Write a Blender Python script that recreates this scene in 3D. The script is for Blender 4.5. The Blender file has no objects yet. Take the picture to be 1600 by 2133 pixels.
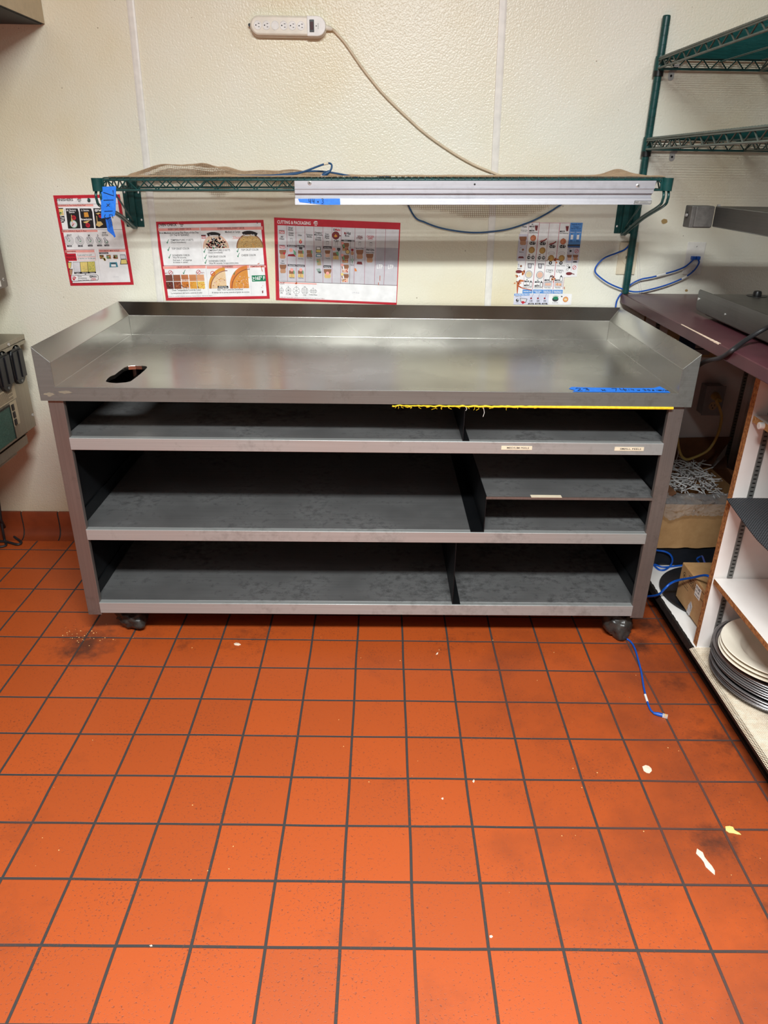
import bpy, bmesh, math, random
from mathutils import Vector, Matrix, noise
random.seed(7)
S = bpy.context.scene
C = S.collection
PI = math.pi
# ------------------------------------------------------------------ camera
F = 1511.8
CP = Vector((0.01977, -2.03503, 1.46159))
CR = Vector((0.99987303, -0.00894164, 0.01318989))
CU = Vector((-0.0080765, 0.42916872, 0.90318823))
CF = Vector((0.01373667, 0.90318008, -0.42904201))
cam = bpy.data.cameras.new('camera'); cam_o = bpy.data.objects.new('camera', cam); C.objects.link(cam_o)
cam.sensor_fit = 'HORIZONTAL'; cam.sensor_width = 36.0; cam.lens = F * 36.0 / 1600.0
cam.clip_start = 0.05
m = Matrix.Identity(4)
for i in range(3):
    m[i][0] = CR[i]; m[i][1] = CU[i]; m[i][2] = -CF[i]; m[i][3] = CP[i]
cam_o.matrix_world = m
S.camera = cam_o

def at(px, py, X=None, Y=None, Z=None):
    """point of the place seen at a pixel of the photograph, on a given wall / floor plane"""
    d = CF + CR * ((px - 800) / F) - CU * ((py - 1066.5) / F)
    if X is not None: t = (X - CP.x) / d.x
    elif Y is not None: t = (Y - CP.y) / d.y
    else: t = (Z - CP.z) / d.z
    return CP + d * t

WALL = 0.775
# ------------------------------------------------------------------ materials
def newmat(name):
    mt = bpy.data.materials.new(name); mt.use_nodes = True
    nt = mt.node_tree; b = nt.nodes['Principled BSDF']
    return mt, nt, b
def lin(c):
    def f(v):
        v /= 255.0
        return v / 12.92 if v <= 0.04045 else ((v + 0.055) / 1.055) ** 2.4
    return (f(c[0]), f(c[1]), f(c[2]), 1.0)
def N(nt, t, **kw):
    n = nt.nodes.new(t)
    for k, v in kw.items():
        if k.startswith('_'): setattr(n, k[1:], v)
        else: n.inputs[k.replace('__', ' ')].default_value = v
    return n
def L(nt, a, ao, b, bi): nt.links.new(a.outputs[ao], b.inputs[bi])
def ramp(nt, stops):
    r = nt.nodes.new('ShaderNodeValToRGB'); e = r.color_ramp.elements
    while len(e) < len(stops): e.new(0.5)
    for i, (p, c) in enumerate(stops):
        e[i].position = p; e[i].color = c if len(c) == 4 else (*c, 1)
    return r
def g(v): return (v, v, v, 1)
_flat = {}
def flat(name, rgb, rough=0.5, metal=0.0, spec=0.5):
    """simple paint / plastic / ink with a faint procedural tone variation"""
    if name in _flat: return _flat[name]
    mt, nt, b = newmat(name)
    c = lin(rgb)
    tc = N(nt, 'ShaderNodeTexCoord'); nz = N(nt, 'ShaderNodeTexNoise', Scale=35.0, Detail=3.0)
    L(nt, tc, 'Object', nz, 'Vector')
    r = ramp(nt, [(0.3, tuple(x * 0.92 for x in c[:3])), (0.7, tuple(min(1, x * 1.06) for x in c[:3]))])
    L(nt, nz, 'Fac', r, 'Fac'); L(nt, r, 'Color', b, 'Base Color')
    b.inputs['Roughness'].default_value = rough; b.inputs['Metallic'].default_value = metal
    b.inputs['Specular IOR Level'].default_value = spec
    _flat[name] = mt
    return mt
def steel(name, rgb, rough=0.3, axis=0, grime=0.25, grime_rgb=(70, 62, 50), rvar=0.18, bump=0.03, metal=1.0, brush=0.88):
    mt, nt, b = newmat(name)
    tc = N(nt, 'ShaderNodeTexCoord'); mp = N(nt, 'ShaderNodeMapping')
    sc = [260.0, 260.0, 260.0]; sc[axis] = 3.0
    mp.inputs['Scale'].default_value = sc
    L(nt, tc, 'Object', mp, 'Vector')
    br = N(nt, 'ShaderNodeTexNoise', Scale=1.0, Detail=4.0); L(nt, mp, 'Vector', br, 'Vector')
    bg = N(nt, 'ShaderNodeTexNoise', Scale=4.0, Detail=3.0, Roughness=0.5); L(nt, tc, 'Object', bg, 'Vector')
    sm = N(nt, 'ShaderNodeTexNoise', Scale=38.0, Detail=5.0, Roughness=0.7); L(nt, tc, 'Object', sm, 'Vector')
    mr = N(nt, 'ShaderNodeMapRange'); mr.inputs['From Min'].default_value = 0.3; mr.inputs['From Max'].default_value = 0.7
    mr.inputs['To Min'].default_value = rough; mr.inputs['To Max'].default_value = rough + rvar
    L(nt, bg, 'Fac', mr, 'Value'); L(nt, mr, 'Result', b, 'Roughness')
    c = lin(rgb)
    r1 = ramp(nt, [(0.3, tuple(x * brush for x in c[:3])), (0.7, c[:3])]); L(nt, br, 'Fac', r1, 'Fac')
    mx = N(nt, 'ShaderNodeMix', _data_type='RGBA'); L(nt, r1, 'Color', mx, 'A'); mx.inputs['B'].default_value = lin(grime_rgb)
    r2 = ramp(nt, [(0.52, g(0)), (0.75, g(grime))])
    ad = N(nt, 'ShaderNodeMath', _operation='MULTIPLY_ADD'); L(nt, sm, 'Fac', ad, 0); ad.inputs[1].default_value = 0.55
    hm = N(nt, 'ShaderNodeMath', _operation='MULTIPLY'); L(nt, bg, 'Fac', hm, 0); hm.inputs[1].default_value = 0.45
    L(nt, hm, 'Value', ad, 2); L(nt, ad, 'Value', r2, 'Fac'); L(nt, r2, 'Color', mx, 'Factor')
    L(nt, mx, 'Result', b, 'Base Color')
    b.inputs['Metallic'].default_value = metal
    bp = N(nt, 'ShaderNodeBump', Strength=bump, Distance=0.002); L(nt, br, 'Fac', bp, 'Height')
    L(nt, bp, 'Normal', b, 'Normal')
    return mt

def mat_wall():
    mt, nt, b = newmat('pebbled_wall_panel')
    tc = N(nt, 'ShaderNodeTexCoord')
    big = N(nt, 'ShaderNodeTexNoise', Scale=1.7, Detail=4.0); L(nt, tc, 'Object', big, 'Vector')
    r = ramp(nt, [(0.35, lin((238, 235, 220))), (0.52, lin((236, 230, 208))), (0.72, lin((230, 217, 182)))])
    L(nt, big, 'Fac', r, 'Fac')
    # grease dots
    vo = N(nt, 'ShaderNodeTexVoronoi', Scale=26.0, Randomness=1.0); L(nt, tc, 'Object', vo, 'Vector')
    n2 = N(nt, 'ShaderNodeTexNoise', Scale=9.0, Detail=3.0); L(nt, tc, 'Object', n2, 'Vector')
    sz = N(nt, 'ShaderNodeMapRange'); sz.inputs['From Min'].default_value = 0.5; sz.inputs['From Max'].default_value = 0.75
    sz.inputs['To Min'].default_value = 0.0; sz.inputs['To Max'].default_value = 0.11
    L(nt, n2, 'Fac', sz, 'Value')
    lt = N(nt, 'ShaderNodeMath', _operation='LESS_THAN'); L(nt, vo, 'Distance', lt, 0); L(nt, sz, 'Result', lt, 1)
    f = N(nt, 'ShaderNodeMath', _operation='MULTIPLY'); L(nt, lt, 'Value', f, 0); f.inputs[1].default_value = 0.6
    mx = N(nt, 'ShaderNodeMix', _data_type='RGBA'); L(nt, f, 'Value', mx, 'Factor'); L(nt, r, 'Color', mx, 'A'); mx.inputs['B'].default_value = lin((110, 88, 60))
    # brownish smears
    sm = N(nt, 'ShaderNodeTexNoise', Scale=14.0, Detail=7.0, Roughness=0.75); L(nt, tc, 'Object', sm, 'Vector')
    rs = ramp(nt, [(0.66, g(0)), (0.8, g(0.35))]); L(nt, sm, 'Fac', rs, 'Fac')
    mx2 = N(nt, 'ShaderNodeMix', _data_type='RGBA'); L(nt, rs, 'Color', mx2, 'Factor'); L(nt, mx, 'Result', mx2, 'A'); mx2.inputs['B'].default_value = lin((190, 160, 115))
    # grease on the lower panel, deepened to include the shadow falling there
    sx = N(nt, 'ShaderNodeSeparateXYZ'); L(nt, tc, 'Object', sx, 'Vector')
    lo = N(nt, 'ShaderNodeMapRange'); lo.inputs['From Min'].default_value = 0.75; lo.inputs['From Max'].default_value = 0.1
    lo.inputs['To Min'].default_value = 0.0; lo.inputs['To Max'].default_value = 1.15
    L(nt, sx, 'Z', lo, 'Value')
    lm = N(nt, 'ShaderNodeMath', _operation='MULTIPLY'); L(nt, lo, 'Result', lm, 0); L(nt, big, 'Fac', lm, 1)
    mx3 = N(nt, 'ShaderNodeMix', _data_type='RGBA'); L(nt, lm, 'Value', mx3, 'Factor'); L(nt, mx2, 'Result', mx3, 'A'); mx3.inputs['B'].default_value = lin((158, 126, 88))
    L(nt, mx3, 'Result', b, 'Base Color')
    b.inputs['Roughness'].default_value = 0.33
    v = N(nt, 'ShaderNodeTexVoronoi', Scale=205.0, _feature='SMOOTH_F1'); L(nt, tc, 'Object', v, 'Vector')
    dn = N(nt, 'ShaderNodeTexNoise', Scale=150.0, Detail=2.0); L(nt, tc, 'Object', dn, 'Vector')
    mm = N(nt, 'ShaderNodeMath', _operation='MULTIPLY'); L(nt, v, 'Distance', mm, 0); L(nt, dn, 'Fac', mm, 1)
    bp = N(nt, 'ShaderNodeBump', Strength=0.5, Distance=0.003, _invert=True); L(nt, mm, 'Value', bp, 'Height')
    L(nt, bp, 'Normal', b, 'Normal')
    return mt

GP, GX, GY, GPHI = 0.15441, -0.80561, 0.02417, -0.009232
def mat_tile():
    mt, nt, b = newmat('quarry_tile_floor')
    tc = N(nt, 'ShaderNodeTexCoord')
    wob = N(nt, 'ShaderNodeTexNoise', Scale=4.0, Detail=1.0); L(nt, tc, 'Object', wob, 'Vector')
    ws = N(nt, 'ShaderNodeVectorMath', _operation='MULTIPLY_ADD'); L(nt, wob, 'Color', ws, 0)
    ws.inputs[1].default_value = (0.005, 0.005, 0); ws.inputs[2].default_value = (-0.0025, -0.0025, 0)
    ad = N(nt, 'ShaderNodeVectorMath', _operation='ADD'); L(nt, tc, 'Object', ad, 0); L(nt, ws, 'Vector', ad, 1)
    mp = N(nt, 'ShaderNodeMapping', _vector_type='TEXTURE')
    mp.inputs['Location'].default_value = (GX - 40 * GP * (math.cos(GPHI) - math.sin(GPHI)), GY - 40 * GP * (math.sin(GPHI) + math.cos(GPHI)), 0); mp.inputs['Rotation'].default_value = (0, 0, GPHI)
    L(nt, ad, 'Vector', mp, 'Vector')
    br = N(nt, 'ShaderNodeTexBrick', _offset=0.0, _squash=1.0)
    br.inputs['Scale'].default_value = 1.0; br.inputs['Brick Width'].default_value = GP; br.inputs['Row Height'].default_value = GP
    br.inputs['Mortar Size'].default_value = 0.0036; br.inputs['Mortar Smooth'].default_value = 0.25; br.inputs['Bias'].default_value = 0.0
    br.inputs['Color1'].default_value = lin((178, 77, 23)); br.inputs['Color2'].default_value = lin((168, 72, 21)); br.inputs['Mortar'].default_value = lin((46, 42, 41))
    L(nt, mp, 'Vector', br, 'Vector')
    # fine pits and speckles of the fired clay
    sp = N(nt, 'ShaderNodeTexNoise', Scale=170.0, Detail=3.0, Roughness=0.7); L(nt, tc, 'Object', sp, 'Vector')
    pr = N(nt, 'ShaderNodeTexNoise', Scale=6.0, Detail=3.0); L(nt, tc, 'Object', pr, 'Vector')
    sa = N(nt, 'ShaderNodeMath', _operation='MULTIPLY_ADD'); L(nt, pr, 'Fac', sa, 0); sa.inputs[1].default_value = 0.16; L(nt, sp, 'Fac', sa, 2)
    rs = ramp(nt, [(0.675, g(0)), (0.74, g(0.75))]); L(nt, sa, 'Value', rs, 'Fac')
    mx = N(nt, 'ShaderNodeMix', _data_type='RGBA'); L(nt, rs, 'Color', mx, 'Factor'); L(nt, br, 'Color', mx, 'A'); mx.inputs['B'].default_value = lin((110, 48, 22))
    # worn grime, heavier beside the cabinet on the right and around the casters
    sx = N(nt, 'ShaderNodeSeparateXYZ'); L(nt, tc, 'Object', sx, 'Vector')
    gx = N(nt, 'ShaderNodeMapRange'); gx.inputs['From Min'].default_value = 0.25; gx.inputs['From Max'].default_value = 1.05
    gx.inputs['To Min'].default_value = 0.0; gx.inputs['To Max'].default_value = 0.24
    L(nt, sx, 'X', gx, 'Value')
    gn = N(nt, 'ShaderNodeTexNoise', Scale=3.2, Detail=8.0, Roughness=0.68); L(nt, tc, 'Object', gn, 'Vector')
    ga = N(nt, 'ShaderNodeMath', _operation='ADD'); L(nt, gn, 'Fac', ga, 0); L(nt, gx, 'Result', ga, 1)
    rg = ramp(nt, [(0.56, g(0)), (0.92, g(0.75))]); L(nt, ga, 'Value', rg, 'Fac')
    mx2 = N(nt, 'ShaderNodeMix', _data_type='RGBA'); L(nt, rg, 'Color', mx2, 'Factor'); L(nt, mx, 'Result', mx2, 'A'); mx2.inputs['B'].default_value = lin((104, 46, 22))
    cur = mx2
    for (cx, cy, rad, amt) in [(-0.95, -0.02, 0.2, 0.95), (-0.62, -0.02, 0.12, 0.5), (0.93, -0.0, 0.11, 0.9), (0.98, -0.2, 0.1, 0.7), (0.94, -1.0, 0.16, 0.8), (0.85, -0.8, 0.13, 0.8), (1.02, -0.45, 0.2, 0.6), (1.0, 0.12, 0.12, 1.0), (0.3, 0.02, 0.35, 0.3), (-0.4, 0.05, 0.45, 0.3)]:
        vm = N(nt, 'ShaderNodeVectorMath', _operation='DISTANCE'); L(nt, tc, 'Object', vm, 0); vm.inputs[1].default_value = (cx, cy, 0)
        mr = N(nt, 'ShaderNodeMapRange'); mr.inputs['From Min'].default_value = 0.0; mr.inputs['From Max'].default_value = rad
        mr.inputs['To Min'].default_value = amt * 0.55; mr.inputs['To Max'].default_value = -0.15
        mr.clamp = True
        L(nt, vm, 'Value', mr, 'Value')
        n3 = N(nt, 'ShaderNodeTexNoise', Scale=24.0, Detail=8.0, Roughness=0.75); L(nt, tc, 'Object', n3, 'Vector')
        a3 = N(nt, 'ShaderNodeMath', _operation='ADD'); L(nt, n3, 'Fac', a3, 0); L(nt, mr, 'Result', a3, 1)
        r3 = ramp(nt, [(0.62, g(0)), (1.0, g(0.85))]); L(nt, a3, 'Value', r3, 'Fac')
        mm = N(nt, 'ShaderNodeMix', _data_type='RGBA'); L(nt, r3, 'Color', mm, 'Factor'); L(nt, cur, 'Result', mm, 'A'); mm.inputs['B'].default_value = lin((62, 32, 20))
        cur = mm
    L(nt, cur, 'Result', b, 'Base Color')
    rr = N(nt, 'ShaderNodeMapRange'); rr.inputs['To Min'].default_value = 0.5; rr.inputs['To Max'].default_value = 0.85
    L(nt, br, 'Fac', rr, 'Value'); L(nt, rr, 'Result', b, 'Roughness')
    b.inputs['Specular IOR Level'].default_value = 0.8
    hb = N(nt, 'ShaderNodeMath', _operation='MULTIPLY_ADD'); L(nt, br, 'Fac', hb, 0); hb.inputs[1].default_value = -1.0
    hs = N(nt, 'ShaderNodeMath', _operation='MULTIPLY'); L(nt, rs, 'Color', hs, 0); hs.inputs[1].default_value = -0.12; L(nt, hs, 'Value', hb, 2)
    bp = N(nt, 'ShaderNodeBump', Strength=0.7, Distance=0.003); L(nt, hb, 'Value', bp, 'Height'); L(nt, bp, 'Normal', b, 'Normal')
    return mt

def mat_noise(name, c1, c2, scale=60.0, rough=0.7, bump=0.0, stretch=(1, 1, 1), lo=0.35, hi=0.65, detail=5.0, bdist=0.002):
    mt, nt, b = newmat(name)
    tc = N(nt, 'ShaderNodeTexCoord'); mp = N(nt, 'ShaderNodeMapping'); mp.inputs['Scale'].default_value = stretch
    L(nt, tc, 'Object', mp, 'Vector')
    n = N(nt, 'ShaderNodeTexNoise', Scale=scale, Detail=detail, Roughness=0.65); L(nt, mp, 'Vector', n, 'Vector')
    r = ramp(nt, [(lo, lin(c1)), (hi, lin(c2))]); L(nt, n, 'Fac', r, 'Fac'); L(nt, r, 'Color', b, 'Base Color')
    b.inputs['Roughness'].default_value = rough
    if bump:
        bp = N(nt, 'ShaderNodeBump', Strength=bump, Distance=bdist); L(nt, n, 'Fac', bp, 'Height'); L(nt, bp, 'Normal', b, 'Normal')
    return mt
def mat_melamine():
    mt, nt, b = newmat('white_melamine')
    tc = N(nt, 'ShaderNodeTexCoord')
    n = N(nt, 'ShaderNodeTexNoise', Scale=4.0, Detail=5.0); L(nt, tc, 'Object', n, 'Vector')
    r = ramp(nt, [(0.35, lin((238, 234, 230))), (0.75, lin((214, 206, 200)))]); L(nt, n, 'Fac', r, 'Fac')
    mp = N(nt, 'ShaderNodeMapping'); mp.inputs['Scale'].default_value = (60, 60, 14); mp.inputs['Rotation'].default_value = (0.5, 0.3, 0.4); L(nt, tc, 'Object', mp, 'Vector')
    s = N(nt, 'ShaderNodeTexNoise', Scale=1.0, Detail=6.0, Roughness=0.7); L(nt, mp, 'Vector', s, 'Vector')
    rs = ramp(nt, [(0.68, g(0)), (0.76, g(0.6))]); L(nt, s, 'Fac', rs, 'Fac')
    mx = N(nt, 'ShaderNodeMix', _data_type='RGBA'); L(nt, rs, 'Color', mx, 'Factor'); L(nt, r, 'Color', mx, 'A'); mx.inputs['B'].default_value = lin((150, 140, 130))
    L(nt, mx, 'Result', b, 'Base Color'); b.inputs['Roughness'].default_value = 0.42
    return mt
def mat_glassy(name, rgb, rough=0.15, alpha=0.3):
    mt, nt, b = newmat(name)
    b.inputs['Base Color'].default_value = lin(rgb); b.inputs['Roughness'].default_value = rough
    b.inputs['Alpha'].default_value = alpha; b.inputs['Specular IOR Level'].default_value = 0.8
    tc = N(nt, 'ShaderNodeTexCoord'); n = N(nt, 'ShaderNodeTexNoise', Scale=40.0, Detail=4.0, Distortion=1.0); L(nt, tc, 'Object', n, 'Vector')
    bp = N(nt, 'ShaderNodeBump', Strength=0.9, Distance=0.01); L(nt, n, 'Fac', bp, 'Height'); L(nt, bp, 'Normal', b, 'Normal')
    return mt

M = {}
M['wall'] = mat_wall(); M['tile'] = mat_tile()
M['cove'] = mat_noise('cove_tile', (112, 46, 20), (130, 56, 25), 8, 0.4)
M['ceiling'] = flat('ceiling_paint', (176, 174, 168), 0.8)
M['room'] = flat('far_wall_paint', (112, 110, 106), 0.7)
M['trim'] = flat('white_batten_plastic', (236, 232, 224), 0.35)
M['steel'] = steel('brushed_stainless', (188, 186, 180), 0.2, 0, 0.05, rvar=.12, bump=.0, brush=.995)
M['steel_y'] = steel('brushed_stainless_crosswise', (196, 190, 182), 0.27, 1, 0.3)
M['steel_leg'] = steel('worn_stainless_leg', (132, 124, 119), 0.36, 2, 0.5, metal=.7)
M['steel_lip'] = steel('worn_stainless_lip', (176, 178, 176), 0.3, 0, 0.5, metal=.45)
M['steel_front'] = steel('worn_dim_reflecting_front', (130, 133, 129), 0.3, 0, 0.5, metal=.55)  # front face toned darker to stand in for the dim room it reflects
M['steel_dark'] = steel('shade_darkened_sheet', (36, 38, 41), 0.42, 0, 0.75, (24, 23, 22), 0.2, metal=0.8)  # inner panels coloured near black to carry the shade inside the bays
M['steel_shelf'] = steel('scuffed_shelf_sheet', (176, 176, 176), 0.48, 0, 0.85, (40, 39, 37), 0.15, metal=0.92)
M['steel_gray'] = steel('gray_stainless', (122, 121, 119), 0.32, 1, 0.2)
M['bracket'] = mat_noise('dull_dark_bracket', (82, 80, 77), (104, 101, 97), 40, 0.5)
M['steel_app'] = steel('greasy_appliance_steel', (176, 168, 152), 0.4, 2, 0.7, (96, 82, 60), metal=0.85)
M['alu'] = steel('mill_aluminium', (196, 196, 202), 0.42, 0, 0.35, (130, 128, 130), 0.15, metal=0.55)
M['chrome'] = flat('zinc_screw', (200, 198, 195), 0.3, 0.5)
M['green'] = mat_noise('green_epoxy_coat', (18, 62, 60), (28, 78, 76), 30, 0.3)
M['green_dk'] = mat_noise('dusty_green_epoxy', (74, 86, 80), (96, 104, 96), 40, 0.5)
M['black'] = flat('black_plastic', (22, 22, 24), 0.4)
M['blackcord'] = flat('black_rubber_cord', (34, 33, 35), 0.55)
M['blue'] = flat('blue_cable_jacket', (16, 82, 178), 0.38)
M['navyc'] = flat('dusty_blue_cable_jacket', (24, 72, 116), 0.45)
M['yellowcord'] = flat('yellow_cord_jacket', (214, 186, 104), 0.5)
M['ivory'] = flat('ivory_plastic', (226, 212, 186), 0.35)
M['beigecord'] = flat('beige_cord', (214, 196, 168), 0.45)
M['white'] = flat('white_plastic', (236, 234, 230), 0.35)
M['strip'] = flat('off_white_strip_plastic', (236, 229, 214), 0.3)
M['clear'] = mat_glassy('clear_plastic', (236, 236, 240), 0.1, 0.45)
M['film'] = mat_glassy('clear_bag_film', (215, 215, 215), 0.08, 0.14)
M['tan_mesh'] = mat_noise('tan_rubber_mesh', (158, 132, 104), (186, 160, 130), 50, 0.75)
M['cream_mesh'] = mat_noise('cream_rubber_mesh', (214, 196, 170), (234, 220, 198), 50, 0.75)
M['tape'] = mat_noise('blue_painters_tape', (20, 116, 232), (36, 132, 240), 120, 0.55)
M['tape_dk'] = mat_noise('blue_painters_tape_back', (18, 96, 200), (28, 110, 216), 120, 0.55)
M['ink'] = flat('black_marker', (18, 24, 44), 0.5)
M['yellow'] = mat_noise('yellow_foam_edging', (226, 184, 16), (246, 214, 48), 90, 0.75, 0.4)
M['maroon'] = mat_noise('maroon_laminate', (74, 40, 47), (88, 50, 56), 6, 0.34)
M['chip'] = mat_noise('raw_chipboard', (118, 66, 30), (186, 128, 72), 130, 0.9, 0.5)
M['chip_lt'] = mat_noise('pale_chipboard', (150, 104, 56), (206, 164, 108), 130, 0.9, 0.5)
M['mel'] = mat_melamine()
M['graymel'] = mat_noise('gray_backing_panel', (222, 218, 216), (232, 228, 226), 4, 0.5)
M['kick'] = mat_noise('grimy_toe_kick', (40, 24, 17), (70, 38, 24), 20, 0.6)
M['grime'] = mat_noise('black_grime', (16, 13, 11), (34, 27, 22), 60, 0.7, 0.5)
M['pilaster'] = flat('grey_metal_track', (122, 123, 120), 0.4, 0.4)
M['slot'] = flat('dark_slot', (14, 14, 14), 0.7)
M['card'] = mat_noise('brown_cardboard', (172, 130, 84), (190, 148, 100), 14, 0.8)
M['card_dk'] = mat_noise('inner_cardboard', (112, 72, 46), (130, 86, 56), 14, 0.85)
M['cardink'] = flat('box_print_ink', (62, 44, 30), 0.7)
M['paper'] = flat('white_paper', (240, 236, 228), 0.6)
M['straw'] = flat('white_straw', (226, 224, 222), 0.35)
M['pan'] = mat_noise('dark_anodised_pan', (112, 110, 112), (134, 131, 132), 10, 0.36); M['pan'].node_tree.nodes['Principled BSDF'].inputs['Metallic'].default_value = 0.75
M['pan_rim'] = flat('worn_pan_rim', (176, 172, 172), 0.3, 0.8)
M['disc'] = mat_noise('black_pan_coating', (22, 24, 28), (32, 34, 40), 10, 0.4)
M['bowl'] = mat_noise('cream_glazed_china', (228, 220, 202), (236, 228, 212), 5, 0.16)
M['matblk'], _nt, _b = newmat('black_woven_mat')
_tc = N(_nt, 'ShaderNodeTexCoord'); _ck = N(_nt, 'ShaderNodeTexChecker', Scale=230.0); _ck.inputs['Color1'].default_value = lin((20, 22, 25)); _ck.inputs['Color2'].default_value = lin((66, 68, 72))
_mp = N(_nt, 'ShaderNodeMapping'); _mp.inputs['Scale'].default_value = (1, 1, 0); L(_nt, _tc, 'Object', _mp, 'Vector')
L(_nt, _mp, 'Vector', _ck, 'Vector'); L(_nt, _ck, 'Color', _b, 'Base Color'); _b.inputs['Roughness'].default_value = .75
_bp = N(_nt, 'ShaderNodeBump', Strength=.6, Distance=.002); L(_nt, _ck, 'Fac', _bp, 'Height'); L(_nt, _bp, 'Normal', _b, 'Normal')
M['graybox'] = flat('grey_painted_box', (150, 152, 156), 0.5)
M['lcd'] = mat_noise('green_display_film', (38, 74, 64), (66, 100, 88), 160, 0.45)
M['caster'] = mat_noise('dirty_black_wrap', (30, 29, 28), (62, 58, 54), 26, 0.35, 0.6)
M['rubber'] = flat('caster_rubber', (24, 22, 22), 0.7)
M['hood'] = flat('hood_side_paint', (190, 172, 142), 0.5)
M['hood_dk'] = flat('dark_hood_underside', (30, 31, 34), 0.6)
M['crumb'] = flat('bread_crumb', (224, 176, 112), 0.8)
M['peel'] = flat('peeled_paint', (236, 214, 190), 0.7)
M['peel_y'] = flat('yellow_scrap', (240, 222, 130), 0.7)
M['stain'] = flat('brown_wall_stain', (168, 138, 88), 0.6)
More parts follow.
